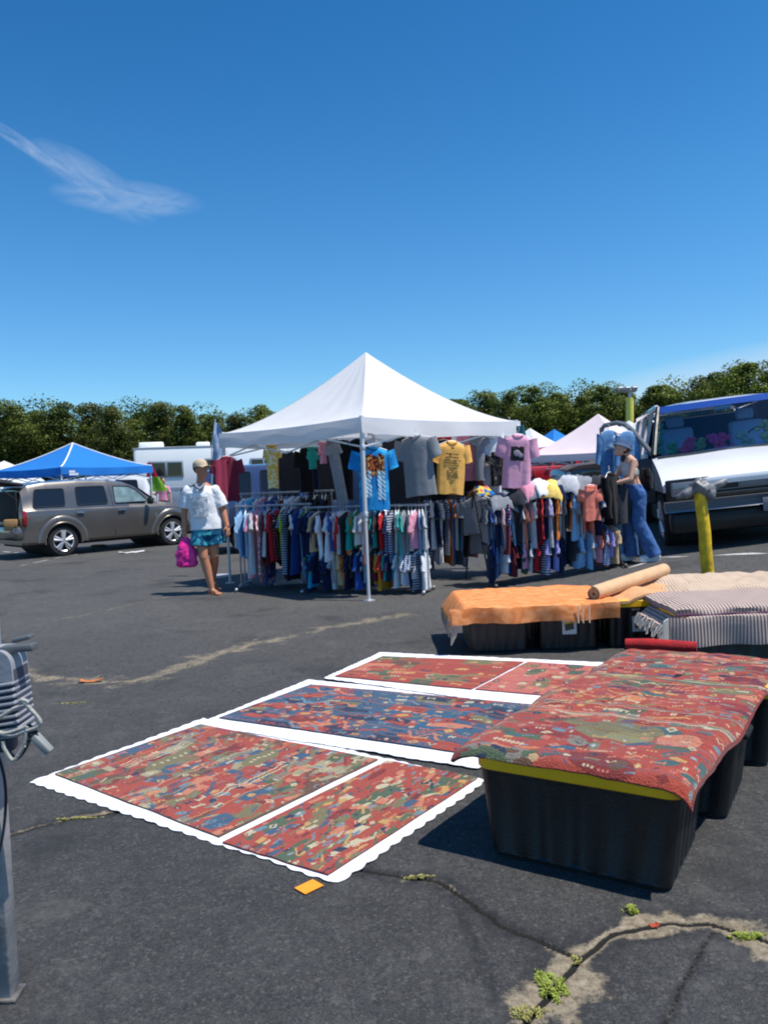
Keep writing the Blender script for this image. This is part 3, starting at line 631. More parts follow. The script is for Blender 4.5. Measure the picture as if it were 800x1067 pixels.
def hang_row(rack, h, cols, where, grp, ln=(.38, .46), w=(.15, .19), seed=1, jit=14, depth=.022, kinds=None, lean=0, start=.02, end=.02):
    t, M, L, rz = rack; rnd = random.Random(seed); src = cols; n = min(36, int(len(src)*1.28)); cols = []
    for i in range(n):
        cols.append(src[min(len(src)-1, int(i*len(src)/n))] if rnd.random() > .22 else rnd.choice('white light_grey white light_blue pink red teal orange yellow turquoise lavender blue_striped green mustard coral white blue_plaid red_plaid navy_striped'.split()))
    for i, cn in enumerate(cols):
        f = (i+.5)/n; x = -L/2+start+(L-start-end)*f + rnd.uniform(-.008, .008); pw = M @ Vector((x, 0, h+.014))
        ww = rnd.uniform(w[0]*.9, w[1]*1.05); LL = rnd.uniform(ln[0]*.9, ln[1]*1.12); kd = rnd.choice(kinds or ['t-shirt', 't-shirt', 'blouse', 'shirt']); slv = .15 if kd in ('t-shirt', 'blouse') else LL*.8 if kd in ('jacket', 'sweatshirt') else .17
        slv *= ww/.18
        lab = f"{cn.replace('_', ' ')} {kd}, {ORD[i]} from the left on {where}"
        g = thing('hanging_'+kd.replace('-', '_'), lab, 'garment', pw, rz+math.pi/2+R(rnd.uniform(-jit, jit)), grp)
        g.rotation_euler = (R(rnd.uniform(-3, 3)), R(rnd.uniform(-5, 5)), g.rotation_euler[2])
        garment(ww, LL, depth*rnd.uniform(.6, 1.3), slv, rnd, res=9, rows=7, sw=.045*ww/.17, fold=.017, sl_out=.01+.03*rnd.random(), flare=rnd.uniform(.85, 1.15)).build('garment', CLO[cn], g, angle=70)
        hanger_mb(ww).build('hanger', hang_m[rnd.choice([0, 0, 1, 1, 2])], g)
G1 = 'garments hung on the rear left rack'; G2 = 'garments hung on the front rack'; G3 = 'garments hung on the middle rack'; G4 = 'garments hung on the right rack'
# rear left rack (larger clothes)
A = G(248, 603); B = G(338, 606)
r1 = clothes_rack('grey clothes rack standing at the rear left under the white canopy', (-2.0, 11.35, 0), (-.72, 11.2, 0), 1.30)
hang_row(r1, 1.30, 'white light_grey turquoise white light_blue pink maroon tan royal_blue black maroon grey charcoal black navy black black grey black charcoal black navy charcoal black'.split(), 'the rear left rack', G1, (.75, 1.05), (.2, .24), 3, 18, .028, ['t-shirt', 'shirt', 'dress', 'sweatshirt'])
r1b = clothes_rack('second low clothes rack under the left eave, behind the walking man\'s hand', (-1.98, 10.95, 0), (-1.0, 10.8, 0), 1.14)
hang_row(r1b, 1.14, 'light_blue grey light_grey pink floral maroon tan red lime_green teal black royal_blue light_blue navy'.split(), 'the low rack under the left eave', 'garments hung on the low left rack', (.58, .85), (.18, .22), 31, 22, .028)
# front rack, two tiers
r2 = clothes_rack('two tier grey clothes rack right behind the front leg of the canopy', (-1.02, 10.55, 0), (.52, 10.02, 0), 1.10, .60)
hang_row(r2, 1.10, 'navy blue_plaid tan white navy royal_blue white orange light_grey charcoal navy charcoal navy royal_blue light_blue royal_blue navy charcoal navy blue_plaid navy_striped light_grey charcoal teal grey light_grey navy light_blue light_grey'.split(), 'the front rack, upper tier', G2, (.46, .60), (.18, .225), 5, 22, .026)
hang_row(r2, .60, 'navy turquoise navy light_grey navy blue_striped white tan orange navy charcoal black royal_blue navy light_blue green maroon red red navy turquoise white light_blue white navy light_grey white white'.split(), 'the front rack, lower tier', G2, (.38, .46), (.16, .20), 6, 22, .026)
# middle rack
r3 = clothes_rack('black legged clothes rack under the right half of the white canopy', (.42, 11.35, 0), (1.72, 11.55, 0), 1.18, None, True, mat('black_tube', (.02, .02, .022, 1), .5))
hang_row(r3, 1.18, 'white green blue_striped royal_blue navy light_grey light_blue lime_green white denim_blue navy turquoise black light_grey lavender white red pink white blue_striped lavender'.split(), 'the middle rack', G3, (.70, .92), (.19, .23), 7, 24, .03, kinds=['t-shirt', 'shirt', 'dress'])
r3b = clothes_rack('clothes rack leading back from the pink printed shirt', (1.25, 11.0, 0), (1.75, 11.9, 0), 1.22, None, True, MATS['black_tube'])
hang_row(r3b, 1.22, 'grey light_grey red light_grey maroon pink green blue_striped white coral yellow grey'.split(), 'the short rack beside the pink printed shirt', 'garments hung on the short middle rack', (.55, .75), (.17, .2), 9)
# right rack, two tiers
r4 = clothes_rack('two tier clothes rack piled with clothes in front of the woman', (1.38, 10.35, 0), (3.02, 10.3, 0), 1.12, .60, False, mat('dark_steel', (.10, .10, .105, 1), .5, metal=.6))
hang_row(r4, 1.12, 'grey navy royal_blue denim_blue red_striped maroon light_blue mustard charcoal light_grey navy_striped maroon red navy lavender white light_grey grey charcoal grey light_blue light_grey coral coral navy black light_grey charcoal'.split(), 'the right rack, upper tier', G4, (.46, .62), (.18, .225), 11, 24, .026)
hang_row(r4, .60, 'navy denim_blue navy royal_blue maroon black dark_teal olive dark_teal light_grey red coral charcoal navy lavender lavender navy charcoal light_blue light_grey light_blue light_blue light_grey pink coral lavender blue_striped tan'.split(), 'the right rack, lower tier', G4, (.38, .46), (.16, .2), 12, 24, .026)
r5 = clothes_rack('short clothes rack at the right end beside the woman\'s jeans', (2.98, 10.55, 0), (3.2, 11.0, 0), .80, None, False, MATS['black_tube'])
hang_row(r5, .80, 'light_blue white hot_pink yellow coral orange purple'.split(), 'the short rack at the woman\'s feet', 'garments hung on the short right rack', (.5, .62), (.15, .18), 13)
# folded and thrown clothes on top of the right rack
def heap_cloth(loc, sz, rz, m, label, seed, droop=.0, cat='garment', name='thrown_garment', grp=None):
    rnd = random.Random(seed); ph = rnd.uniform(0, 9); t = MB()
    def fn(u, v):
        x = (u-.5)*sz[0]; y = (v-.5)*sz[1]; w1 = (1-(2*u-1)**4)*(1-(2*v-1)**4)
        z = sz[2]*(.35+.5*w1) + .035*nz(x*9+ph, y*9, ph) + .02*nz(x*22+ph, y*22) - droop*abs(2*v-1)**2.5 - droop*.4*abs(2*u-1)**3
        ed = .02*nz(u*6+ph, v*6+3); return (x*(1+ed*3), y*(1+ed*3), z)
    o = t.sheet(fn, 22, 18, .014).build(name, m, angle=80); o.location = loc; o.rotation_euler = (0, 0, rz); return tag(o, label, cat, grp)
def rackp(rk, f, h):
    t, M, L, rz = rk; return M @ Vector((-L/2+L*f, 0, h))
hp = [(.30, .30, 'charcoal', .06), (.42, .34, 'grey', .10), (.52, .42, 'yellow', .10), (.47, .26, 'white', .14), (.60, .36, 'navy', .06), (.70, .34, 'light_grey', .11), (.80, .34, 'grey', .09), (.88, .30, 'charcoal', .07), (.36, .24, 'pink', .13), (.17, .34, 'grey', .04)]
for i, (f, sz_, cn, up) in enumerate(hp):
    heap_cloth(rackp(r4, f, 1.12+up-.03), (sz_, .42, .05), R(i*37 % 60-30), CLO[cn], f"crumpled {cn.replace('_', ' ')} garment thrown over the right rack, {ORD[i]} from the left" if 0 else
               f"crumpled {cn.replace('_', ' ')} garment thrown on top of the right rack, " + ['near its left third', 'left of the yellow one', 'brightest of the pile', 'beneath the yellow one', 'right of the yellow one', 'before the woman\'s hands', 'beside the denim shirts', 'next to the black jacket', 'tucked behind the pile', 'at its left end'][i],
               40+i, .16, grp='clothes thrown on the right rack')
heap_cloth(rackp(r3b, .3, 1.24), (.3, .3, .05), .4, CLO['tie_dyed'], 'bright multicoloured cloth balled up on the short rack', 77, .1)
# ---- shirts on show
def show_shirt(name, label, px, py_top, py_hem, Y, wpx, m, rz=0, slv=.17, seed=1, hang=0, extra=None, depth=.05, lean=0, sw=.085, flare=1.0, hanger=True, fold=.014):
    p = P(px, py_top, Y); s_ = 840/Y; L = (py_hem-py_top)/s_; w = wpx/s_/2
    t = thing(name, label, 'shirt' if 'shirt' in name or 'tee' in name else 'garment', (p.x, Y, p.z+.07), rz, 'clothes on show around the canopy', rot=(0, lean, rz))
    g = garment(w*.80, L, depth, slv, random.Random(seed), res=16, rows=12, sl_out=w*.10, sw=sw, fold=fold, flare=flare); g.build('cloth', m, t, angle=75)
    cb = MB(); cb.tube([(.056*math.cos(R(a))*1.15, -.050*abs(math.sin(R(a)))**.5*1.0-.008, -.078-.030*abs(math.sin(R(a)))) for a in range(180, 361, 15)], .0075, 5); cb.build('collar', mat('collar_'+m.name, tuple(x*.62 for x in m.node_tree.nodes['Principled BSDF'].inputs['Base Color'].default_value[:3])+(1,), .9), t)
    if hanger: hanger_mb(w*.8).build('hanger', hang_m[0], t)
    if extra: extra(t, w*.8, L)
    return t
def patch(t, x0, x1, z0, z1, m, name='print', y=-.075, seed=0, ragged=.01, nx=8, nzv=8):
    rnd = random.Random(seed); mb = MB()
    def fn(u, v): return (x0+(x1-x0)*u+ragged*nz(v*7+seed, u*3), y-.004*math.sin(u*9)+0, z0+(z1-z0)*v+ragged*nz(u*7, v*3+seed))
    mb.sheet(fn, nx, nzv, (0, .004, 0)); return mb.build(name, m, t)
ink = mat('print_ink', (.05, .04, .045, 1), .8); inkb = mat('black_ink', (.015, .015, .018, 1), .8)
# maroon and red two-tone shirt
def ex_half(t, w, L): patch(t, -w*.98, -.004, -.07-L*.96, -.07-.05, mat('cloth_rose_red', C(186, 62, 88), .85, var=.08), 'front_panel', -.062, 3, .006)
show_shirt('two_tone_shirt', 'shirt in rose red and maroon halves hung at the left corner of the canopy', 236, 475, 522, 11.35, 30, mat('cloth_deep_maroon', C(118, 20, 48), .85, var=.1), R(8), seed=2, depth=.04, extra=ex_half)
show_shirt('baby_suit', 'yellow and white printed baby suit hung under the left eave', 283, 463, 508, 10.9, 16, blotch_mat('yellow_print', [C(225, 180, 70), C(235, 220, 180), C(190, 120, 60)], 26), R(-6), seed=3, slv=.10, depth=.03, sw=.05)
show_shirt('hanging_blouse', 'small teal blouse hung beside the black shirt under the left eave', 325, 465, 488, 10.7, 11, CLO['teal'], R(35), seed=4, slv=.08, depth=.03, sw=.03)
show_shirt('hanging_shirt', 'black shirt hung edge on between the teal top and the grey garment', 318, 466, 512, 11.0, 20, CLO['black'], R(30), seed=5, slv=.2)
show_shirt('hanging_blouse', 'small pink top hung next to the long grey garment', 336, 460, 482, 10.5, 9, CLO['pink'], R(40), seed=6, slv=.08, depth=.03, sw=.03)
show_shirt('hanging_trousers', 'long grey and white garment hung slanting left of the blue tee', 344, 458, 526, 10.35, 15, CLO['grey'], R(25), seed=7, slv=.1, lean=R(-9), depth=.05, sw=.04)
show_shirt('hanging_shirt', 'long black shirt hung below the eave right of the grey garment', 357, 458, 520, 10.6, 24, CLO['black'], R(20), seed=8, slv=.3)
show_shirt('hanging_shirt', 'charcoal shirt hung far under the canopy beside the blue tee', 340, 462, 520, 12.0, 26, CLO['charcoal'], R(15), seed=28, slv=.3)
def ex_tie(t, w, L):
    rnd = random.Random(4)
    patch(t, -w*.62, w*.62, -.07-L*.48, -.07-L*.14, blotch_mat('tiger_print', [C(180, 90, 50), C(60, 30, 30), C(205, 150, 90), C(150, 60, 50)], 22), 'print', -.078, 3, .05, 12, 12)
    patch(t, w*.18, w*.62, -.07-L*.85, -.07-L*.40, stripe_mat('zebra_print', [C(225, 235, 240), C(80, 170, 210)], 12, 'DIAGONAL'), 'print', -.084, 5, .03)
    patch(t, -w*.62, -w*.2, -.07-L*.8, -.07-L*.38, stripe_mat('zebra_print', [C(225, 235, 240), C(80, 170, 210)], 12, 'DIAGONAL'), 'print', -.083, 7, .03)
show_shirt('printed_tee', 'turquoise tee with a brown and white animal print at the front leg', 388, 465, 531, 9.75, 44, blotch_mat('turquoise_dye', [C(30, 130, 195), C(50, 165, 220), C(30, 145, 210)], 5), R(6), seed=9, slv=.20, depth=.06, extra=ex_tie, sw=.10)
show_shirt('grey_tee', 'plain grey tee hung facing out right of the turquoise tee', 432, 453, 516, 10.1, 44, mat('cloth_mid_grey', C(128, 132, 136), .88, var=.06, bump=.35, bscale=9), R(-14), seed=10, slv=.22, depth=.06, sw=.10, lean=R(-4))
show_shirt('hanging_shirt', 'dark grey shirt hung behind the plain grey tee', 418, 455, 535, 10.9, 44, CLO['charcoal'], R(10), seed=11, slv=.4)
show_shirt('hanging_shirt', 'black shirt hung behind the left of the yellow tee', 462, 458, 520, 11.0, 44, CLO['black'], R(8), seed=12, slv=.3)
show_shirt('hanging_blouse', 'bright red top hung behind the yellow tee', 452, 450, 480, 11.3, 36, CLO['red'], R(8), seed=13, slv=.1)
def ex_yel(t, w, L):
    rnd = random.Random(2); mb = MB()
    for r_, z in enumerate([.16, .20, .235, .265, .33, .355, .38, .405, .43]):
        x = -w*(.45 if r_ < 4 else .3)
        while x < w*(.45 if r_ < 4 else .38):
            ww = rnd.uniform(.012, .035); hh = .014 if r_ in (0, 1) else .009
            mb.box((x+ww/2, -.078, -.07-z*L/.62-.004*math.sin(x*20)), (ww, .004, hh)); x += ww+.009
    mb.sph((.0, -.078, -.07-.09*L/.62), (.022, .004, .010), 10, 6)
    mb.build('lettering', ink, t)
show_shirt('printed_tee', 'yellow tee with rows of dark lettering hung facing out on the right side', 471, 459, 514, 10.25, 38, mat('cloth_buttercup', C(246, 184, 92), .88, var=.05, bump=.35, bscale=9), R(6), seed=14, slv=.2, depth=.06, extra=ex_yel, lean=R(4), sw=.09)
show_shirt('hanging_shirt', 'pale pink and white shirt under the right eave behind the printed tee', 492, 447, 500, 11.4, 32, CLO['pink'], R(10), seed=15, slv=.25)
show_shirt('hanging_shirt', 'long white shirt hung beside the black printed top under the right eave', 511, 447, 512, 11.3, 26, CLO['white'], R(10), seed=16, slv=.3)
show_shirt('hanging_shirt', 'grey sleeveless garment hung left of the long white shirt', 499, 450, 500, 11.2, 14, CLO['grey'], R(10), seed=17, slv=.1)
show_shirt('hanging_blouse', 'dark top with a white print hung left of the pink printed shirt', 517, 470, 505, 11.2, 18, blotch_mat('dark_print', [C(25, 25, 30), C(60, 60, 60), C(200, 200, 200)], 16), R(10), seed=18, slv=.08)
show_shirt('hanging_shirt', 'blue grey shirt hung high at the right corner of the canopy', 530, 440, 478, 11.6, 30, CLO['dark_teal'], R(-20), seed=19, slv=.2)
def ex_pink(t, w, L):
    patch(t, -w*.48, w*.42, -.07-L*.50, -.07-L*.24, inkb, 'print', -.078, 3, .015); mb = MB()
    mb.sph((-.01, -.084, -.07-L*.36), (.045, .004, .04), 12, 8); mb.sph((.035, -.084, -.07-L*.40), (.03, .004, .03), 12, 8); mb.build('print', mat('grey_ink', C(175, 160, 170), .8), t)
show_shirt('printed_tee', 'pink tee with a square black picture hung at the right corner of the canopy', 540, 452, 508, 10.3, 38, mat('cloth_rose', C(228, 165, 190), .88, var=.05, bump=.35, bscale=9), R(-4), seed=20, slv=.22, depth=.06, extra=ex_pink, lean=R(4), sw=.10)
for i, (px_, yt, yh, Y_, wp_x, cn, wh) in enumerate([(300, 470, 520, 12.3, 30, 'charcoal', 'behind the yellow baby suit'), (330, 472, 530, 12.6, 30, 'navy', 'deep under the canopy behind the teal blouse'), (372, 468, 535, 12.4, 34, 'denim_blue', 'deep under the canopy left of the front leg'), (402, 465, 530, 11.9, 34, 'black', 'behind the turquoise tee'),
        (424, 470, 540, 12.4, 30, 'olive', 'deep under the canopy behind the plain grey tee'), (446, 468, 535, 12.0, 30, 'charcoal', 'between the plain grey tee and the yellow tee'), (482, 466, 530, 12.1, 30, 'black', 'behind the right sleeve of the yellow tee'), (503, 485, 530, 12.2, 26, 'maroon', 'low behind the long white shirt')]):
    show_shirt('hanging_shirt', f'{cn} shirt hung {wh}', px_, yt, yh, Y_, wp_x, CLO[cn], R(12-i*3), seed=60+i, slv=.35)
# grey and black big coats at the right end of the right rack
show_shirt('hanging_coat', 'large black coat hung at the right end of the right rack', 634, 492, 545, 10.15, 28, CLO['black'], R(50), seed=21, slv=.5, lean=R(-6), depth=.07)
show_shirt('hanging_coat', 'dark grey coat hung between the black coat and the woman\'s jeans', 645, 503, 545, 10.25, 22, CLO['charcoal'], R(20), seed=22, slv=.35, depth=.07)
show_shirt('hanging_blouse', 'coral top hung facing out near the right end of the right rack', 615, 505, 542, 10.05, 20, CLO['coral'], R(10), seed=23, slv=.12, flare=1.25, depth=.04)
# black hat hung on the front leg
t = thing('brimmed_hat', 'black brimmed hat hung by the front leg above the turquoise tee', 'hat', P(372, 464, 9.72)); mb = MB(); mb.sph((0, 0, 0), (.09, .05, .085), 16, 10); mb.build('hat_crown', CLO['black'], t); mb = MB(); mb.sph((0, .02, -.03), (.14, .02, .11), 18, 8, Rx(R(10))); mb.build('brim', CLO['black'], t)
# things lying on the ground under the racks
heap_cloth(G(300, 608), (.40, .22, .06), .2, CLO['light_grey'], 'crumpled white cloth lying on the asphalt under the rear left rack', 91, .03, name='dropped_cloth')
heap_cloth(G(278, 597), (.3, .2, .08), 1, CLO['navy'], 'dark blue cloth bundle on the asphalt under the low left rack', 93, .03, name='dropped_cloth')
mb = MB(); mb.sph((0, 0, .05), (.055, .05, .05), 12, 8); o = mb.build('small_pouch', CLO['white']); o.location = G(511, 598); tag(o, 'small white pouch on the asphalt by the orange rug', 'pouch')
mb = MB(); mb.box((0, 0, .04), (.12, .09, .08), bev=.02); o = mb.build('small_bag', CLO['maroon']); o.location = G(519, 597); tag(o, 'small dark red bag beside the white pouch on the asphalt', 'bag')
# ================================================================== VEHICLES
def wheel(parent, x, y, r, side, rim_m, w=.21, spokes=5):
    t = MB(); prof = [(r*.66, -w/2), (r*.9, -w/2), (r*.985, -w*.38), (r, -w*.2), (r, w*.2), (r*.985, w*.38), (r*.9, w/2), (r*.66, w/2)]; n = 32
    rings = [[(rr*math.cos(2*math.pi*k/n), yy, rr*math.sin(2*math.pi*k/n)) for k in range(n)] for rr, yy in prof]; t.loft(rings, caps=False)
    t.cyl((0, -w*.3, 0), (0, w*.3, 0), r*.67, n=24); o = t.build('wheel', rubber, parent); o.location = (x, y, r)
    rm = MB(); yo = side*w*.36
    ring = [[(q*math.cos(2*math.pi*k/n), yo+dy, q*math.sin(2*math.pi*k/n)) for k in range(n)] for q, dy in ((r*.70, side*.02), (r*.68, side*.035), (r*.62, side*.02), (r*.60, -side*.02))]; rm.loft(ring, caps=False)
    for i in range(spokes):
        a = 2*math.pi*i/spokes+.3
        for da in (-.10, .10) if spokes == 5 else (0,):
            p0 = Vector((r*.1*math.cos(a), yo+side*.035, r*.1*math.sin(a))); p1 = Vector((r*.64*math.cos(a+da*1.6), yo+side*.018, r*.64*math.sin(a+da*1.6))); rm.cyl(p0, p1, r*.085, r*.10, n=6)
    rm.cyl((0, yo, 0), (0, yo+side*.055, 0), r*.17, r*.14, n=14); ro = rm.build('rim', rim_m, o)
    return o
def car(name, label, loc, rz, L, Wd, paint_m, stations, axles, wr, side_windows, windshield=None, rearglass=None, rim_m=None, cat='car', zfl=.30, archr=None, body_low=None, tilt=0, doors=(), handles=(), head=None, tail=None, spokes=5, grp=None, glass_m=None, wellcol=None, mirror=None):
    """local axes: x towards the front, y to the left; origin on the ground at the rear axle"""
    t = thing(name, label, cat, loc, rz, grp, rot=(0, tilt, rz)); xs = [s_[0] for s_ in stations]; hw = Wd/2; archr = archr or wr+.06
    def I(x, k): return float(np.interp(x, xs, [s_[k] for s_ in stations]))
    xl = sorted(set([round(v, 3) for v in list(np.linspace(xs[0], xs[-1], 66)) + xs] + [round(a+archr*math.cos(R(q)), 3) for a in axles for q in range(0, 181, 12)]))
    rings = []
    def sec(x, k): # returns half section list (y>0) bottom to top
        zb = zfl
        for a in axles:
            d = abs(x-a)
            if d < archr: zb = max(zb, wr+math.sqrt(max(0, archr**2-d*d)))
        belt, top, wb, wt = I(x, 1), I(x, 2), I(x, 3)*hw, I(x, 4)*hw
        zb = min(zb, belt-.12); zm = (zb+belt)/2
        return [(wb*.93, zb), (wb*.985, zb+.05), (wb*1.0, zm), (wb*.995, belt-.10), (wb*.975, belt-.02), (wb*.95, belt), (wt+ (wb*.93-wt)*.5, (belt+top)/2-.01), (wt*.99, top-.09*min(1, (top-belt)/.3)), (wt*.93, top-.025*min(1, (top-belt)/.1)), (wt*.7, top), (0, top+.012)]
    for x in xl:
        h = sec(x, 0); ring = [(x, y, z) for y, z in h]; ring += [(x, -y, z) for y, z in h[:-1][::-1]]; rings.append(ring)
    mb = MB(); mb.loft(rings, closed=True); mb.build('body', paint_m, t, angle=32)
    # underbody and wheel wells
    ub = MB(); ub.box(((xs[0]+xs[-1])/2, 0, .34), ((xs[-1]-xs[0])*.93, Wd*.80, .22))
    for a in axles: ub.cyl((a, -hw*.86, wr+.02), (a, hw*.86, wr+.02), archr*.97, n=20)
    ub.build('underbody', darkin, t)
    def ysurf(x, z):
        belt, top, wb, wt = I(x, 1), I(x, 2), I(x, 3)*hw, I(x, 4)*hw; f = (z-belt)/max(.01, (top-.09)-belt); y0 = wb*.95; y1 = wt*.99
        return y0+(y1-y0)*min(1, max(0, f))
    gm_ = glass_m or tint
    for s_ in (-1, 1):
        for w_ in side_windows:
            pts = []; m = len(w_)
            for i in range(m):          # rounded corners
                p0, p1, p2 = Vector(w_[i-1]), Vector(w_[i]), Vector(w_[(i+1) % m]); a = p1+(p0-p1).normalized()*.05; b = p1+(p2-p1).normalized()*.05; pts += [a, (a+b)/2*.4+p1*.6, b]
            mb = MB(); mb.prism([(p.x, s_*(ysurf(p.x, p.y)+.004), p.y) for p in pts], (0, s_*.008, 0)); wo = mb.build('side_window', gm_, t, angle=20)
            mb = MB(); q = [(p.x, s_*(ysurf(p.x, p.y)+.012), p.y) for p in pts]; mb.tube(q+[q[0], q[1]], .010, 5); mb.build('gasket', rubber, wo)
        for d in doors:
            mb = MB(); pts = [(x, s_*((ysurf(x, z) if z > I(x, 1)-.02 else I(x, 3)*hw*(1.0 if z < I(x, 1)-.12 else .985))+.001), z) for x, z in d]; mb.tube(pts, .006, 4); mb.build('door_seam', darkin, t)
        for hx, hz in handles:
            mb = MB(); mb.box((hx, s_*(I(hx, 3)*hw*1.0+.018), hz), (.17, .035, .035), bev=.012); mb.build('door_handle', chrome, t)
        for a in axles:
            wheel(t, a, s_*(hw-.13), wr, s_, rim_m or chrome, spokes=spokes)
            mb = MB(); pts = [(a+(archr+.005)*math.cos(R(q)), s_*(I(a+(archr)*math.cos(R(q)), 3)*hw*1.0+.004), wr+(archr+.005)*math.sin(R(q))) for q in range(-8, 189, 7)]; mb.tube(pts, .022, 6); mb.build('wheel_arch', paint_m, t)
        if mirror:
            mb = MB(); mb.box((mirror[0], s_*(hw+.10), mirror[1]), (.10, .20, .15), bev=.04); mb.build('side_mirror', darkin, t)
        if tail:
            mb = MB(); mb.box((tail[0], s_*(hw*.93), tail[1]), (.10, .16, tail[2]), bev=.04); mb.build('tail_lamp', mat('red_lens', (.30, .01, .012, 1), .15, coat=.5), t)
        if head:
            mb = MB(); mb.box((head[0], s_*(hw*.80), head[1]), (.12, .30, .17), bev=.05); mb.build('headlight', mat('clear_lens', (.55, .56, .58, 1), .08, coat=1), t)
    def cross(nm_, quad):
        mb = MB(); (x0, z0, w0), (x1, z1, w1) = quad; d = Vector((z1-z0, 0, -(x1-x0))).normalized()
        if windshield and quad is windshield: d = Vector((abs(d.x), 0, abs(d.z)))
        else: d = Vector((-abs(d.x), 0, abs(d.z)))
        def fn(u, v): yy = (u*2-1); x = x0+(x1-x0)*v; z = z0+(z1-z0)*v; w__ = (w0+(w1-w0)*v)*hw; return tuple(Vector((x-(.03*yy*yy)*(1 if x0 > 0 else -1), yy*w__, z))+d*.02)
        mb.sheet(fn, 8, 3, tuple(d*-.008)); mb.build(nm_, gm_, t)
    if windshield: cross('windshield', windshield)
    if rearglass: cross('rear_window', rearglass)
    return t
grey_paint = mat('grey_metallic', C(112, 106, 100), .32, metal=.55, coat=1.0, var=.04, vscale=2)
alloy = mat('alloy_rim', (.62, .62, .63, 1), .35, metal=.6)
ST_WAGON = [(-.86, .66, .80, .92, .86), (-.85, .98, 1.10, .93, .84), (-.80, 1.02, 1.46, .97, .80), (-.66, 1.03, 1.575, .985, .79), (-.3, 1.03, 1.625, 1, .80), (.4, 1.02, 1.65, 1, .81), (1.1, 1.01, 1.635, 1, .81), (1.55, 1.0, 1.57, 1, .80), (1.8, .99, 1.47, 1, .80),
            (2.05, .985, 1.27, 1, .84), (2.30, .98, 1.09, .995, .88), (2.5, .965, 1.06, .99, .90), (2.9, .93, 1.02, .975, .86), (3.2, .87, .95, .94, .80), (3.36, .78, .84, .88, .72), (3.42, .62, .68, .82, .7)]
rear = G(68, 579.5); carrz = R(44)
hhr = car('estate_car', 'grey brown retro estate car with its tailgate open, left of the walking man', (rear.x-.02*0+math.cos(carrz+R(90))*.88, rear.y+math.sin(carrz+R(90))*.88, 0), carrz, 4.3, 1.76, grey_paint, ST_WAGON, (0, 2.63), .335,
          [[(-.60, 1.09), (.08, 1.09), (.10, 1.47), (-.52, 1.47)], [(.36, 1.09), (1.06, 1.09), (1.02, 1.49), (.36, 1.49)]],
          windshield=((2.32, 1.10, .80), (1.84, 1.47, .70)), rim_m=alloy, doors=[[(.22, .36), (.22, 1.52)], [(1.18, .36), (1.18, 1.02), (1.14, 1.50)], [(2.12, .36), (2.16, .9), (2.14, 1.0)]], handles=[(.40, .93), (1.36, .93)], head=(3.27, .78), tail=(-.80, .86, .34), mirror=(2.02, 1.10))
# near side front window with a see-through look: pale seat and steering wheel behind light glass
def rot_hook(): pass
for s_ in (-1, 1):
    fw = MB(); pts = [(1.24, 1.09), (1.98, 1.09), (1.99, 1.16), (1.78, 1.38), (1.62, 1.46), (1.24, 1.48)]
    yy = lambda z: .88*.95+(.81*.88*.99-.88*.95)*min(1, max(0, (z-1.0)/.5))
    fw.prism([(x, s_*(yy(z)+.006), z) for x, z in pts], (0, s_*.006, 0)); wo = fw.build('side_window', mat('pale_reflecting_glass', C(120, 140, 138), .08, spec=.8, var=.5, vscale=5), hhr)
    g = MB(); q = [(x, s_*(yy(z)+.014), z) for x, z in pts]; g.tube(q+[q[0], q[1]], .012, 5); g.build('gasket', rubber, wo)
# fender bulges
for a in (0, 2.63):
    for s_ in (-1, 1):
        mb = MB(); rg = []
        for q in range(-4, 185, 8):
            c_, sn = math.cos(R(q)), math.sin(R(q)); rg.append([(a+rr*c_*(1.0 if c_*(1 if a > 1 else -1) > -1 else 1), s_*(.868+dy), .335+rr*sn) for rr, dy in ((.40, .0), (.405, .022), (.44, .032), (.50, .030), (.545, .015), (.56, -.004))])
        mb.loft(rg, closed=False, caps=False); mb.build('fender_flare', grey_paint, hhr, angle=60)
# open tailgate, cargo opening, bumper
mb = MB(); mb.box((-.872, 0, 1.12), (.03, 1.30, .66), bev=.05); mb.build('cargo_opening', darkin, hhr)
mb = MB(); mb.box((-.90, 0, .56), (.20, 1.70, .30), bev=.08); mb.build('rear_bumper', grey_paint, hhr)
mb = MB(); mb.box((-.97, -.62, .60), (.07, .28, .08), bev=.02); mb.build('reflector', MATS['red_lens'], hhr)
tg = MB(); tg.box((-1.18, 0, 1.66), (.95, 1.36, .07), rot=Ry(R(10)), bev=.03); tgo = tg.build('tailgate', mat('dark_trim', (.02, .021, .024, 1), .5), hhr); mb = MB(); mb.box((-1.12, 0, 1.71), (.5, 1.1, .012), rot=Ry(R(10))); mb.build('tailgate_window', tint, tgo)
mb = MB()
for s_ in (-1, 1): mb.cyl((-.84, s_*.62, 1.25), (-1.3, s_*.62, 1.62), .012, n=6)
mb.build('gas_strut', rubber, hhr)
# cargo seen in the open back
mb = MB(); mb.box((0, 0, .12), (.30, .3, .24), bev=.02); o = mb.build('cardboard_box', mat('cardboard', C(170, 130, 85), .9)); o.location = P(14, 541, 17.1); o.location.z = .62; tag(o, 'brown cardboard box in the open back of the grey car', 'box')
mb = MB(); mb.box((0, 0, .03), (.28, .2, .06), bev=.01); mb.box((.12, .1, .02), (.1, .2, .04)); o = mb.build('wood_block', mat('raw_wood', C(175, 140, 100), .8)); o.location = G(102, 570)+Vector((0, 0, 0)); tag(o, 'flat piece of pale wood on the asphalt under the grey car', 'wood block')
def litter(px, py, sx, sy, m, lab, seed, rz=0, name='paper_scrap', cat='paper'):
    o = heap_cloth(G(px, py)+Vector((0, 0, .002)), (sx, sy, .008), rz, m, lab, seed, 0, cat, name)
    return o
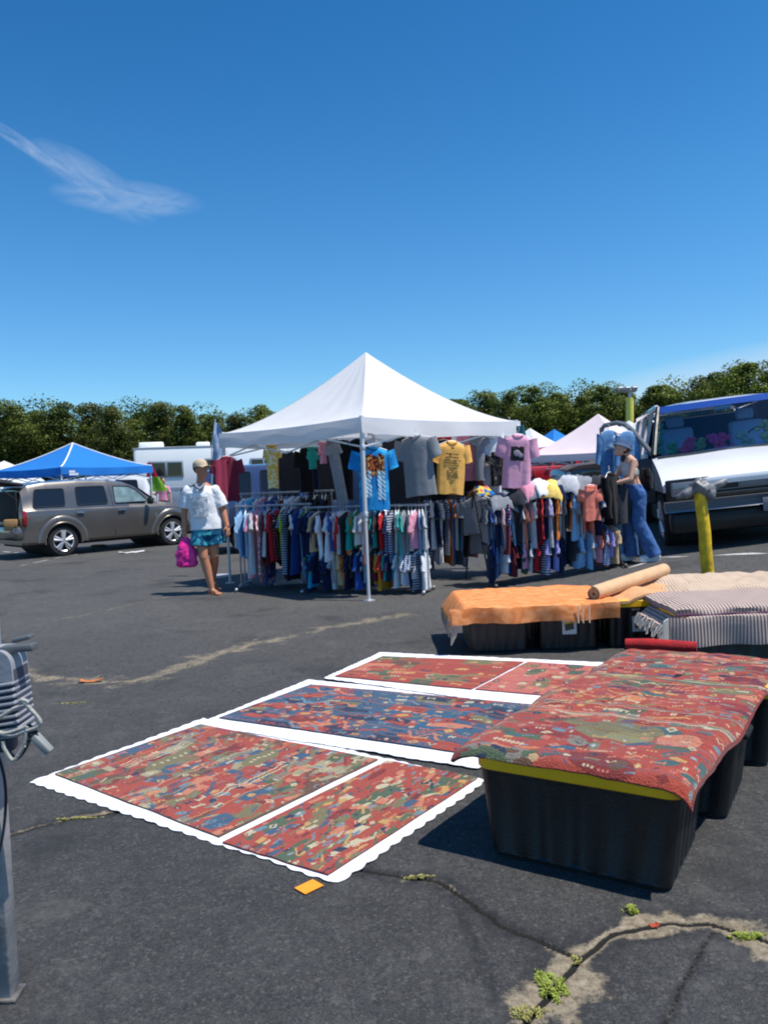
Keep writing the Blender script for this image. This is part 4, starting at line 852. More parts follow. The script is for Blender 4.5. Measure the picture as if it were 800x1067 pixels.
# thin litter sheets
def flat_litter(px, py, sx, sy, m, lab, seed, rz=0, name='paper_scrap', cat='paper', curl=.01):
    wv_ = 1 if curl else 0; rnd = random.Random(seed); mb = MB(); mb.sheet(lambda u, v: ((u-.5)*sx*(1+wv_*.15*math.sin(v*4+seed)), (v-.5)*sy*(1+wv_*.12*math.cos(u*5+seed)), .004+curl*abs(nz(u*3+seed, v*3))+curl*.8*(abs(2*u-1)**3)), 12, 8, .0015)
    o = mb.build(name, m); o.location = G(px, py)+Vector((0, 0, .003)); o.rotation_euler = (0, 0, rz); return tag(o, label=lab, cat=cat)
wp = mat('white_paper', (.7, .7, .7, 1), .8); flat_litter(137, 576, .55, .20, wp, 'flattened white paper on the asphalt in front of the grey car', 3, .3, curl=.03)
flat_litter(322, 926, .085, .065, mat('orange_card', C(240, 150, 35), .8), 'orange paper tag on the asphalt at the corner of the white cloth', 5, .75, curl=.0)
flat_litter(95, 711, .16, .05, mat('dry_leaf', C(185, 110, 60), .8), 'dry orange leaf on the sandy streak of asphalt', 6, .1, 'leaf', 'leaf', curl=.02)
flat_litter(681, 967, .030, .020, mat('red_scrap', C(165, 65, 40), .8), 'tiny red brown scrap in the sandy crack', 7, .1, curl=.008)

# other vehicles far behind
sil = mat('silver_paint', C(165, 170, 178), .3, metal=.5, coat=1); wht = mat('white_paint', (.78, .78, .78, 1), .3, coat=1); blu = mat('blue_grey_paint', C(70, 85, 120), .3, metal=.4, coat=1); redp = mat('red_paint', C(190, 28, 38), .3, coat=1); blkp = mat('black_paint', C(22, 24, 30), .25, coat=1)
ST_SED = [(-1.0, .72, .80, .86, .8), (-.95, .9, .98, .92, .84), (-.5, .95, 1.06, 1, .84), (-.1, .95, 1.34, 1, .76), (.5, .95, 1.43, 1, .76), (1.3, .94, 1.42, 1, .76), (1.7, .93, 1.28, 1, .78), (2.2, .9, 1.0, 1, .86), (3.0, .84, .92, .96, .82), (3.4, .72, .8, .88, .76), (3.5, .5, .58, .82, .7)]
ST_SUV = [(-1.0, .8, .95, .92, .86), (-.98, 1.08, 1.30, .95, .84), (-.85, 1.1, 1.70, .98, .82), (-.4, 1.1, 1.80, 1, .82), (.9, 1.1, 1.82, 1, .82), (1.5, 1.09, 1.76, 1, .82), (1.9, 1.08, 1.5, 1, .84), (2.3, 1.06, 1.18, 1, .88), (3.1, 1.0, 1.1, .97, .86), (3.45, .88, .98, .92, .84), (3.55, .6, .72, .88, .8)]
WS = [[(-.7, 1.16), (.1, 1.16), (.1, 1.66), (-.62, 1.64)], [(.3, 1.16), (1.05, 1.16), (1.0, 1.68), (.3, 1.68)], [(1.15, 1.16), (2.0, 1.16), (1.62, 1.60), (1.15, 1.66)]]
WSD = [[(-.1, 1.0), (.8, 1.0), (.8, 1.34), (.15, 1.32)], [(.95, 1.0), (1.9, 1.0), (1.5, 1.28), (.95, 1.34)]]
def far_car(px, py, Y, rz, st, ws, pm, label, name='parked_car', cat='car', wr=.34):
    p = P(px, py, Y); z = terrain(p.x, Y); suv = st is ST_SUV
    return car(name, label, (p.x, Y, z), rz, 4.6, 1.85, pm, st, (0, 2.75), wr, ws, windshield=((2.25, 1.2, .80), (1.86, 1.56, .72)) if suv else ((2.18, 1.02, .8), (1.66, 1.33, .7)), rearglass=((-.97, 1.3, .74), (-.86, 1.66, .72)) if suv else None, rim_m=alloy, head=(3.42, .82), tail=(-.95, 1.0, .3), grp='cars parked behind the stalls', handles=[(.42, 1.0), (1.3, 1.0)] if suv else [(.9, .86)])
far_car(258, 520, 17.2, R(8), ST_SUV, WS, blu, 'dark blue grey car seen behind the rear left rack')
far_car(30, 510, 30, R(5), ST_SED, WSD, blkp, 'dark car under the blue canopy, behind the grey estate car')
far_car(600, 490, 29.0, R(185), ST_SUV, WS, redp, 'red car parked in front of the pinkish white canopy')
far_car(566, 497, 31, R(235), ST_SED, WSD, wht, 'white car behind the pink printed shirt')
far_car(700, 480, 24, R(185), ST_SUV, WS, blkp, 'dark car between the woman and the van windshield')
far_car(520, 500, 26, R(180), ST_SED, WSD, sil, 'silver car far behind the middle rack')
far_car(420, 500, 22, R(190), ST_SUV, WS, blkp, 'dark car far behind the plain grey tee')
# red car's roof load: raised red hatch
# white pickup / van facing left of the motorhome
far_car(132, 522, 27.5, R(180), ST_SUV, WS, wht, 'white van with dark windows under the right end of the blue canopy', 'parked_van', 'van')
# motorhome
rvp = P(142, 505, 31); t = thing('motorhome', 'long white motorhome with grey stripes and dark windows', 'motorhome', (rvp.x, 31, 0), R(14)); wm = mat('motorhome_shell', (.84, .85, .83, 1), .4, var=.03, vscale=1)
mb = MB(); mb.box((3.4, 1.1, 1.72), (6.9, 2.3, 2.35), bev=.12); mb.build('body', wm, t)
mb = MB(); mb.box((3.4, -.03, 2.86), (6.95, .05, .05)); mb.box((3.4, -.065, 1.28), (6.7, .02, .06)); mb.box((4.4, -.065, 1.12), (4.4, .02, .035)); mb.build('trim_stripe', mat('grey_stripe', C(150, 155, 165), .5), t)
for x0, x1, z0, z1 in ((.55, 1.75, 1.75, 2.3), (2.6, 3.15, 2.0, 2.35), (4.4, 5.4, 1.7, 2.3), (6.0, 6.5, 1.75, 2.3)):
    mb = MB(); mb.box(((x0+x1)/2, -.07, (z0+z1)/2), (x1-x0+.08, .03, z1-z0+.08), bev=.012); f_ = mb.build('window', galv, t); mb = MB(); mb.box(((x0+x1)/2-(x1-x0)*.26, -.09, (z0+z1)/2), ((x1-x0)*.44, .012, z1-z0-.04)); mb.box(((x0+x1)/2+(x1-x0)*.26, -.09, (z0+z1)/2), ((x1-x0)*.44, .012, z1-z0-.04)); mb.build('pane', tint, f_)
mb = MB(); mb.box((3.75, -.075, 1.35), (.72, .03, 1.5), bev=.01); d_ = mb.build('door', wm, t); mb = MB(); mb.box((3.45, -.1, 1.3), (.06, .03, .12)); mb.build('handle', chrome, d_)
for x in (.6, 2.6, 4.2):
    mb = MB(); mb.box((x, 1.1, 3.0), (.95 if x < 1 else .55, .7, .26 if x < 1 else .16), bev=.06); mb.build('roof_vent', wm, t)
mb = MB(); mb.box((2.1, -.06, 1.0), (.9, .05, .45), bev=.02); mb.box((5.6, -.06, .95), (.8, .05, .4), bev=.02); mb.build('hatch', mat('dark_trim', (.02, .021, .024, 1), .5), t)
mb = MB(); mb.box((3.4, 1.1, .5), (6.4, 2.0, .2)); mb.build('chassis', darkin, t)
for x in (.9, 5.0): wheel(t, x, .1, .38, -1, alloy); wheel(t, x, 2.1, .38, 1, alloy)

# ------------------------------------------------------------------ the white van with an open door
VL = G(692, 580); tilt_v = math.atan(.08)
vx, vy = VL.x+.16, VL.y+.25; vrz = R(0)
van = thing('white_van', 'big white van facing the racks with flowers on its dashboard and its side door open', 'van', (vx, vy, terrain(vx, vy)), 0, rot=(0, -tilt_v, R(-13))); van.scale = (1.08, 1.08, 1.08)
# local: x to the right (across), y backwards (length), z up; width 2.0; fascia at y=0
VW = 2.04; wp_ = mat('van_white_paint', (.88, .88, .89, 1), .28, coat=1, var=.02, vscale=1.2)
def hoodz(u, v):      # u across 0..1, v back 0..1
    x = u*2-1; return .93 + .29*v**.82 - .05*abs(x)**3 - .05*(1-v)**5 + .010*math.cos(x*6)*v
mb = MB(); mb.sheet(lambda u, v: (u*VW - (0)*(v), .0+v*.95 - .10*(1-v)*(1-(2*u-1)**2), hoodz(u, v)), 26, 12, .03)
mb.build('hood', wp_, van, angle=50)
mb = MB()      # white lip below the hood
mb.sheet(lambda u, v: (u*VW, -.002-.10*(1-(2*u-1)**2)-.012*math.sin(v*3.14), hoodz(u, 0)-v*.09), 26, 5, (0, .03, 0)); mb.build('front_panel', wp_, van)
for s_, x in ((-1, .03), (1, VW-.03)):
    mb = MB(); mb.sheet(lambda u, v: (x+(-.035 if s_ < 0 else .035), -.02+1.05*u, (hoodz(0 if s_ < 0 else 1, u)-.02)*(1-v)+(.75)*v), 10, 5, None); mb.build('fender', wp_, van)
# grille, lights, bumpers
gy_ = -.06
mb = MB(); mb.box((VW/2, gy_+.03, .76), (VW-.06, .08, .26), bev=.02); gr = mb.build('grille', blackp, van)
mb = MB()
for z in (.68, .72, .80, .84): mb.box((VW/2, gy_-.02, z), (VW*.46, .02, .012))
mb.box((VW/2, gy_-.025, .76), (.34, .02, .09), bev=.008); mb.build('grille_bars', mat('grey_bar', (.16, .16, .17, 1), .4), gr)
for x in (.30, VW-.30):
    mb = MB(); mb.box((x, gy_-.005, .77), (.44, .06, .19), bev=.04); hl = mb.build('headlight', mat('smoked_lens', (.22, .23, .24, 1), .08, coat=1), van); mb = MB(); mb.sph((x+(.06 if x < 1 else -.06), gy_-.03, .77), (.085, .02, .07), 16, 10); mb.build('reflector', chrome, hl)
mb = MB(); mb.sheet(lambda u, v: (-.02+u*(VW+.04), -.17-.07*(1-(2*u-1)**2)+.04*math.cos(v*6.28)*-1, .50+v*.13), 22, 8, (0, .08, 0)); mb.build('bumper', mat('bumper_grey', (.30, .31, .33, 1), .35, metal=.6), van)
mb = MB(); mb.box((VW/2, -.08, .36), (VW-.06, .22, .26), bev=.05); mb.build('valance_panel', blackp, van)
mb = MB(); mb.box((1.22, -.285, .50), (.32, .012, .16), bev=.004); mb.build('licence_plate', mat('plate_grey', (.22, .22, .24, 1), .5), van)
mb = MB(); mb.box((VW/2, 2.3, .38), (VW*.84, 4.2, .3)); mb.build('underbody', darkin, van)
for x, s_ in ((.14, -1), (VW-.14, 1)):
    for y in (.75, 4.0):
        w_ = wheel(van, 0, 0, .37, s_, alloy, .24); w_.rotation_euler = (0, 0, R(90)); w_.location = (x, y, .37)
        w_.rotation_euler = (0, 0, R(-90))
# cabin
def hwid(z): return VW/2*(1-.18*max(0, z-1.25)/.65)
RT = 1.95
mb = MB(); mb.sheet(lambda u, v: (VW/2+(u*2-1)*hwid(RT)*1.0, 1.62+v*3.1, RT-.035*abs(2*u-1)**3*1.5-.05*(1-v)**6+.015), 20, 10, .05); mb.build('roof', mat('van_roof_paint', (.80, .80, .82, 1), .28, coat=1), van)
mb = MB(); mb.sheet(lambda u, v: (VW/2+(u*2-1)*hwid(RT-.04)*1.0, 1.50+.13*v, RT-.105-.035*abs(2*u-1)**3*1.5+.065*v), 20, 3, .02); mb.build('roof_edge', MATS['van_roof_paint'], van)
for s_ in (-1, 1):
    mb = MB(); mb.tube([(VW/2+s_*(hwid(1.22)-.03), .93, 1.21), (VW/2+s_*(hwid(1.58)-.03), 1.21, 1.58), (VW/2+s_*(hwid(1.88)-.03), 1.5, 1.875)], [.04, .035, .035], 8)
    mb.build('windshield_pillar', blackp, van)
for s_ in (-1, 1):
    mb = MB(); q_ = lambda z: VW/2+s_*hwid(z)
    if s_ > 0: mb.box((VW-.03, 2.8, .97), (.06, 3.8, .58), bev=.02); 
    else: mb.box((.03, 3.4, .97), (.06, 2.7, .58), bev=.02)
    for y in (2.15, 3.3, 4.65): mb.prism([(q_(1.25), y, 1.25), (q_(1.25), y+.12, 1.25), (q_(1.9), y+.12, 1.9), (q_(1.9), y, 1.9)], (-s_*.05, 0, 0))
    mb.box((VW/2+s_*hwid(1.88)*.985, 3.1, 1.88), (.06, 3.1, .08), bev=.015); mb.build('side_panel', wp_, van)
    mb = MB(); mb.prism([(q_(1.25)-s_*.03, 2.2, 1.24), (q_(1.25)-s_*.03, 4.7, 1.24), (q_(1.88)-s_*.03, 4.7, 1.88), (q_(1.88)-s_*.03, 2.2, 1.88)], (-s_*.01, 0, 0)); mb.build('side_window', tint, van)
mb = MB(); mb.box((VW/2, 4.75, 1.12), (VW-.3, .06, 1.4), bev=.02); mb.build('rear_panel', darkin, van)
cg = glass_mat('windshield_glass', (.94, .99, 1, 1)); mb = MB()
mb.sheet(lambda u, v: (VW/2+(u*2-1)*(hwid(1.22+.66*v)-.05), .92+.60*v-.09*(1-(2*u-1)**2), 1.22+.66*v), 16, 8, None); wsh = mb.build('windshield', cg, van)
mb = MB(); mb.sheet(lambda u, v: (VW/2+(u*2-1)*(hwid(1.22+.66*(.86+.14*v))-.05), .915+.60*(.86+.14*v)-.09*(1-(2*u-1)**2), 1.225+.66*(.86+.14*v)), 16, 2, None); mb.build('sun_strip', mat('blue_sun_strip', C(22, 70, 150), .7, spec=.1), wsh)
mb = MB(); mb.sheet(lambda u, v: (VW/2+(u*2-1)*(VW/2-.08), .84+v*.62-.08*(1-(2*u-1)**2)*(1-v), 1.20-.01*v), 10, 6, .05); mb.build('dashboard', mat('dash_grey', (.09, .095, .10, 1), .7), van)
mb = MB(); mb.tube([(VW/2+.50+.19*math.cos(R(a)), 1.62+.05*math.sin(R(a)), 1.27+.17*math.sin(R(a))) for a in range(0, 375, 15)], .014, 6); mb.build('steering_wheel', darkin, van)
for x in (.52, 1.5):
    mb = MB(); mb.box((x, 2.1, .95), (.5, .5, .2), bev=.06); mb.box((x, 2.38, 1.30), (.48, .16, .58), bev=.06); mb.box((x, 2.4, 1.68), (.26, .12, .18), bev=.05); mb.build('seat', mat('seat_blue_grey', C(120, 160, 205), .85), van)
mb = MB(); mb.box((VW/2, 1.36, 1.76), (.22, .03, .06), bev=.012); mb.build('rear_view_mirror', mat('mirror_back', (.5, .55, .55, 1), .3), van)
mb = MB(); mb.box((VW/2, 2.9, .75), (VW-.16, 3.6, .08)); mb.build('floor', darkin, van)
MV = Matrix.Translation(van.location) @ van.rotation_euler.to_matrix().to_4x4() @ Matrix.Diagonal((1.08, 1.08, 1.08, 1))
# things on the dash (top-level)
for i, (x, y, s3, c, lab) in enumerate([(.50, 1.12, (.13, .07, .05), C(240, 70, 130), 'rose pink cloth flowers on the left of the van dashboard'), (.66, 1.14, (.10, .06, .04), C(130, 150, 90), 'olive green leaves between the pink bundles on the dashboard'),
       (.92, 1.08, (.19, .06, .05), C(255, 50, 145), 'hot pink bundle in the middle of the van dashboard'), (1.22, 1.1, (.14, .06, .05), C(160, 190, 170), 'pale green bundle right of the hot pink one'), (1.50, 1.12, (.18, .07, .08), C(190, 210, 150), 'large pale green bundle at the right of the dashboard'),
       (.30, 1.2, (.10, .05, .04), C(90, 170, 110), 'bright green leaves at the left end of the dashboard'), (.18, 1.35, (.05, .05, .12), C(80, 160, 120), 'green posy standing in the left corner of the windshield')]):
    mb = MB(); rnd = random.Random(i)
    for k in range(30):
        a = rnd.uniform(0, 6.28); q_ = rnd.uniform(0, .8); mb.sph((math.cos(a)*q_*s3[0], math.sin(a)*q_*s3[1], s3[2]*rnd.uniform(.4, 4.2)), (rnd.uniform(.03, .055), rnd.uniform(.02, .04), rnd.uniform(.025, .045)), 7, 5, Rz(a))
    o = mb.build('flower_bundle', mat(f'bundle_cloth_{i}', c, .8, var=.3, vscale=30), angle=80); o.location = MV @ Vector((x, y+.02, 1.20)); o.rotation_euler = van.rotation_euler; tag(o, lab, 'flowers', 'bundles on the van dashboard')
# open front door, swung out to the left in the picture: hinge near (0,.95)
dr = bpy.data.objects.new('door', None); COL.objects.link(dr); dr.parent = van; dr.location = (.04, 1.0, .10); dr.rotation_euler = (0, 0, R(-28))
mb = MB(); mb.box((-.37, 0, .78), (.74, .09, .62), bev=.04); mb.build('door_panel', mat('door_inner_grey', (.05, .055, .06, 1), .6), dr)
grf = mat('door_frame_grey', C(120, 124, 130), .4, metal=.2)
mb = MB(); mb.tube([(-.0, 0, 1.10), (-.12, 0, 1.28), (-.27, 0, 1.50), (-.36, 0, 1.59), (-.48, 0, 1.63), (-.66, 0, 1.62), (-.71, 0, 1.58), (-.73, 0, 1.35), (-.74, 0, 1.06)], .034, 8); mb.build('window_frame', grf, dr)
DM = MV @ Matrix.Translation(dr.location) @ Matrix.Rotation(R(-28), 4, 'Z')
def door_shirt(x, z, w, L, m, lab, seed, slv=.45, rz=.1):
    p = DM @ Vector((x, -.09, z)); t = thing('denim_shirt', lab, 'shirt', p, rz, 'shirts hung on the van door'); garment(w, L, .04, slv, random.Random(seed), res=14, rows=10, sw=.07, sl_out=.03).build('cloth', m, t, angle=75); hanger_mb(w).build('hanger', hang_m[0], t)
dn = mat('washed_denim', C(95, 140, 185), .88, var=.15, vscale=8, bump=.3, bscale=14); dn2 = mat('pale_denim', C(165, 200, 225), .88, var=.1, vscale=8)
door_shirt(-.56, 1.61, .15, .72, dn, 'washed blue denim shirt hung on the left of the open van door', 3); door_shirt(-.30, 1.56, .14, .70, dn, 'washed blue denim shirt hung nearer the van on the open door', 4); door_shirt(-.44, 1.52, .08, .55, dn2, 'narrow pale blue garment hung between the denim shirts', 5, .1)

# ------------------------------------------------------------------ bollard, light pole
bb = G(738.5, 600); bt_ = P(729, 512, bb.y); t = thing('bollard', 'tall yellow chipped steel bollard in front of the van', 'bollard', bb); d = (bt_-bb)
yb = mat('chipped_yellow_paint', C(222, 180, 25), .5, var=.35, vscale=9, bump=.3, bscale=22)
mb = MB(); mb.tube([(0, 0, -.1), d*.35+Vector((-.006, 0, 0)), d*.5+Vector((.004, 0, 0)), d*.8, d*.97], [.068, .068, .067, .066, .066], 18); mb.build('post', yb, t); mb = MB(); mb.sph(d*.97, (.066, .066, .035), 18, 8); mb.build('cap', yb, t)
mb = MB(); mb.sph((0, 0, 0), (.12, .10, .10), 28, 18); mb.sph((.15, .0, -.0), (.13, .06, .05), 20, 12, Ry(R(-28))); mb.sph((-.15, 0, -.06), (.12, .05, .05), 20, 12, Ry(R(-24))); mb.sph((.08, 0, -.08), (.09, .08, .08), 20, 12)  # guessed shape standing in for a dark cap and reflections in the grille
def crump(co):
    o_ = co.copy()
    for i in range(len(co)): v = Vector(co[i]); k = mnoise.noise(v*9)*.05+mnoise.noise(v*23)*.022; o_[i] = co[i]*(1+k*7)
    return o_
o = remesh(mb, 'bollard_top_shape', mat('grey_top_shape', (.17, .172, .18, 1), .45, var=.5, vscale=7), None, .014, 1, fn=crump); o.location = bt_+Vector((.02, 0, .05)); tag(o, 'guessed crumpled dark grey shape at the top of the yellow bollard', 'bag')
lpz = P(655, 480, 40); tp = P(656, 414, 40); t = thing('light_pole', 'yellow light pole with a lamp cluster rising behind the far canopies', 'light pole', (lpz.x, 40, 0)); dx = tp.x-lpz.x
mb = MB(); mb.cyl((0, 0, 0), (dx, 0, tp.z), .21, .18, n=14); mb.build('pole', mat('faded_yellow', C(222, 212, 95), .6, var=.06, vscale=2), t)
mb = MB(); mb.cyl((dx, 0, tp.z), (dx, 0, tp.z+.3), .08, n=8); mb.cyl((dx-.5, 0, tp.z+.3), (dx+.3, 0, tp.z+.3), .05, n=6); mb.build('bracket', galv, t)
for q_ in (-.5, -.15, .2):
    mb = MB(); mb.box((dx+q_, -.1, tp.z+.42), (.28, .2, .24), bev=.04, rot=Rx(R(25))); mb.build('lamp', galv, t)
# ================================================================== PEOPLE
skin = mat('skin', C(190, 130, 100), .5, var=.05, vscale=10, spec=.3); skin2 = mat('skin_fair', C(215, 165, 138), .5, var=.05, vscale=10, spec=.3)
def hand(mb, wrist, dirv, palmn, s=1.0, curl=.5, thumb=1):
    d = Vector(dirv).normalized(); n_ = Vector(palmn).normalized(); side = d.cross(n_).normalized(); w = Vector(wrist)
    pc = w + d*.045*s
    rot = Matrix((side, d, n_)).transposed(); mb.sph(pc, (.040*s, .052*s, .017*s), 14, 10, rot)
    for i, L in enumerate((.070, .078, .073, .058)):
        p = w + d*.085*s + side*(-.030+.020*i)*s; a = d
        for k, f in enumerate((.42, .33, .25)):
            a = (a + n_*curl*(.55 if k else .25)).normalized(); q = p + a*L*f*s; mb.cap(p, q, (.0092-.0007*k)*s, (.0085-.0007*k)*s, 8); p = q
    p = w + d*.02*s - side*.034*s*thumb; a = (d*.7 - side*.7*thumb + n_*.3).normalized(); q = p+a*.035*s; mb.cap(p, q, .011*s, .010*s, 8); a = (d+n_*.4-side*.15*thumb).normalized(); mb.cap(q, q+a*.03*s, .010*s, .008*s, 8)
def head(mb, c, yaw, pitch=0, s=1.0):
    rot = Rz(yaw) @ Rx(pitch)      # face looks along local -y when yaw = 0
    T = lambda v: Vector(c) + rot @ Vector(v)*s
    mb.sph(T((0, .008, .02)), (.074*s, .094*s, .098*s), 22, 16, rot); mb.sph(T((0, -.022, -.045)), (.056*s, .068*s, .070*s), 18, 12, rot)
    mb.sph(T((0, -.062, -.095)), (.026*s, .022*s, .020*s), 10, 8, rot)
    mb.cap(T((0, -.088, .012)), T((0, -.106, -.026)), .009*s, .015*s, 8)
    for q in (-1, 1): mb.sph(T((q*.074, .012, -.012)), (.010*s, .020*s, .032*s), 10, 8, rot); mb.sph(T((q*.03, -.080, .022)), (.022*s, .012*s, .008*s), 8, 6, rot)
    mb.sph(T((0, -.088, -.062)), (.022*s, .008*s, .008*s), 8, 6, rot)
    return T, rot
def face_bits(T, rot, t, s=1.0):
    ew = mat('eye_white', (.75, .73, .7, 1), .3); ed = mat('eye_dark', (.03, .02, .015, 1), .2); lp_ = mat('lip', C(165, 90, 80), .5)
    for q in (-1, 1):
        mb = MB(); mb.sph(T((q*.030, -.083, .006)), (.012*s, .007*s, .0065*s), 10, 8, rot); e = mb.build('eye', ew, t); mb = MB(); mb.sph(T((q*.030, -.0895, .006)), (.005*s, .002*s, .005*s), 8, 6, rot); mb.build('iris', ed, e)
    mb = MB(); mb.sph(T((0, -.0955, -.062)), (.021*s, .004*s, .006*s), 10, 6, rot); mb.build('mouth', lp_, t)
def rings(mb, levels, n=24):
    rr = []
    for (x, y, z, rx, ry, yaw) in levels:
        rr.append([(x+rx*math.cos(a)*math.cos(yaw)-ry*math.sin(a)*math.sin(yaw), y+rx*math.cos(a)*math.sin(yaw)+ry*math.sin(a)*math.cos(yaw), z) for a in [2*math.pi*k/n for k in range(n)]])
    mb.loft(rr)
def foldfn(amp, k, ph, zlo=-9, zhi=9):
    def f(co):
        o = co.copy()
        for i in range(len(co)):
            x, y, z = co[i]; q = mnoise.noise(Vector((x*k+ph, y*k, z*k*.8)))*amp + mnoise.noise(Vector((x*k*2.3, y*k*2.3+ph, z*k*1.6)))*amp*.5
            o[i, 0] += q; o[i, 1] += q
        return o
    return f
# ---- the walking man; x = right in the picture, -y = towards the camera
mf = G(222, 620); man = thing('person', 'man in white tee, blue patterned shorts and tan cap walking with a pink bag', 'person', (mf.x+.02, mf.y+.05, 0))
mb = MB()
hipc = Vector((-.085, .06, .90)); T, hrot = head(mb, (-.120, .05, 1.665), R(58), R(-8))
mb.cap((-.125, .075, 1.60), (-.13, .07, 1.47), .056, .062)
rings(mb, [(-.085, .06, .80, .15, .10, .15), (-.085, .06, .92, .158, .105, .15), (-.09, .06, 1.06, .142, .095, .12), (-.11, .06, 1.22, .158, .105, .1), (-.125, .06, 1.36, .168, .105, .1), (-.13, .065, 1.45, .13, .08, .1), (-.13, .07, 1.49, .07, .06, .1)])
sl, sr = Vector((-.305, .06, 1.395)), Vector((.055, .06, 1.385))
el, er = Vector((-.375, .09, 1.12)), Vector((.135, .10, 1.12)); wl, wr_ = Vector((-.370, .02, .86)), Vector((.195, .03, .90))
for a, b_, c_ in ((sl, el, wl), (sr, er, wr_)): mb.cap(a, b_, .056, .044); mb.cap(b_, c_, .045, .030)
hand(mb, wl, (.02, -.05, -1), (.4, .6, 0), 1.0, .9, 1); hand(mb, wr_, (.12, -.10, -1), (-.5, .3, 0), 1.0, .55, 1)
kf, af = Vector((-.125, -.02, .50)), Vector((-.045, .0, .085)); kb, ab = Vector((.0, .06, .52)), Vector((-.105, .36, .13))
for h_, k_, a_ in ((Vector((-.15, .05, .84)), kf, af), (Vector((-.02, .08, .84)), kb, ab)):
    mb.cap(h_, k_, .098, .062); mb.cap(k_, k_.lerp(a_, .35)+Vector((0, .015, 0)), .058, .062); mb.cap(k_.lerp(a_, .35)+Vector((0, .015, 0)), a_, .062, .038)
def foot(mb, a, fd, toe_dz=0):
    fd = Vector(fd).normalized(); mb.cap(a+Vector((0, 0, -.03)), a - fd*.04 + Vector((0, 0, -.055)), .036, .028); mb.cap(a+Vector((0, 0, -.03)), a+fd*.13+Vector((0, 0, -.06+toe_dz)), .036, .024)
    s_ = fd.cross(Vector((0, 0, 1)))
    for i in range(5): p = a+fd*(.145-.008*abs(i-1))+s_*(-.034+.017*i)*1.0+Vector((0, 0, -.064+toe_dz)); mb.cap(p, p+fd*.03, .011, .009, 8)
foot(mb, af, (.75, -.65, 0)); foot(mb, ab, (.55, -.7, 0), -.03)
remesh(mb, 'body', skin, man, .0075, 3); face_bits(T, hrot, man)
# tee
mb = MB(); rings(mb, [(-.085, .055, .865, .208, .142, .15), (-.085, .058, .95, .202, .138, .15), (-.095, .06, 1.08, .190, .130, .12), (-.11, .06, 1.22, .190, .138, .1), (-.125, .06, 1.35, .200, .125, .1), (-.13, .065, 1.42, .155, .098, .1), (-.13, .07, 1.475, .085, .072, .1)])
for a, b_ in ((sl, el), (sr, er)): mb.sph(a+Vector((0, 0, -.004)), .068, 14, 10); mb.cyl(a+Vector((0, 0, -.01)), a.lerp(b_, .84), .070, .090, 16)
remesh(mb, 'tee', mat('man_tee', (.80, .80, .82, 1), .85, var=.03, vscale=8, bump=.6, bscale=9), man, .0085, 3, fn=foldfn(.010, 13, 1))
mb = MB(); mb.sheet(lambda u, v: (-.22+.20*u, -.098-.014*math.sin(u*3.14), 1.04+.26*v), 8, 8, (0, .02, 0)); mb.build('tee_print', blotch_mat('faded_print', [C(215, 217, 222), C(165, 175, 180), C(205, 208, 214)], 22), man)
mb = MB(); mb.tube([(-.185, -.03, 1.475), (-.16, -.065, 1.43), (-.12, -.082, 1.395), (-.085, -.06, 1.43), (-.07, -.02, 1.47)], [.016, .022, .026, .022, .016], 8); mb.build('collar', mat('grey_collar', C(130, 135, 150), .85), man)
mb = MB(); rings(mb, [(-.085, .06, .79, .205, .142, .1), (-.085, .06, .90, .190, .130, .1)])
mb.cyl((-.155, .05, .86), (-.175, .02, .645), .120, .138, 18); mb.cyl((-.015, .08, .86), (.015, .085, .66), .118, .130, 18)
remesh(mb, 'shorts', blotch_mat('palm_print', [C(70, 160, 175), C(22, 80, 115), C(60, 150, 165), C(110, 185, 190)], 7, detail=3), man, .009, 2, fn=foldfn(.012, 8, 4))
# short hair and cap
mb = MB(); mb.sph(T((0, .022, .028)), (.080, .094, .092), 20, 14, hrot); mb.build('hair', mat('brown_hair', C(60, 42, 32), .7), man)
capm = mat('tan_cap', C(196, 176, 150), .85, bump=.2); mb = MB(); rr = []
for dz, q in ((.028, 1.04), (.06, 1.02), (.09, .93), (.115, .74), (.130, .45), (.136, .1)): rr.append([T((math.cos(a)*.084*q, .006+math.sin(a)*.106*q, dz)) for a in [2*math.pi*k/24 for k in range(24)]])
mb.loft(rr); cap_ = mb.build('cap', capm, man); mb = MB()
mb.sheet(lambda u, v: tuple(T((math.sin((u-.5)*2.5)*.082, -.085-.0-.075*v*math.cos((u-.5)*2.6)+.03*(abs(u-.5)*2)**2*(1-v), .036-.012*v-.02*(2*u-1)**2*v))), 10, 4, .004); mb.build('brim', capm, cap_)
sm = mat('tan_sandal', C(160, 110, 80), .7)
for a, fd, dz in ((af, Vector((.75, -.65, 0)).normalized(), 0), (ab, Vector((.55, -.7, 0)).normalized(), -.0)):
    mb = MB(); c_ = a + fd*.06; c_.z = a.z-.077; s_ = fd.cross(Vector((0, 0, 1))); mb.prism([c_+fd*(.145*math.cos(t_a))+s_*(.05*math.sin(t_a)) for t_a in [2*math.pi*k/20 for k in range(20)]], (0, 0, -.014))
    mb.tube([c_+s_*.045+Vector((0, 0, .0)), c_+fd*.04+s_*.03+Vector((0, 0, .03)), c_+fd*.09+Vector((0, 0, .035)), c_+fd*.04-s_*.03+Vector((0, 0, .03)), c_-s_*.045], .008, 6); mb.build('sandal', sm, man)
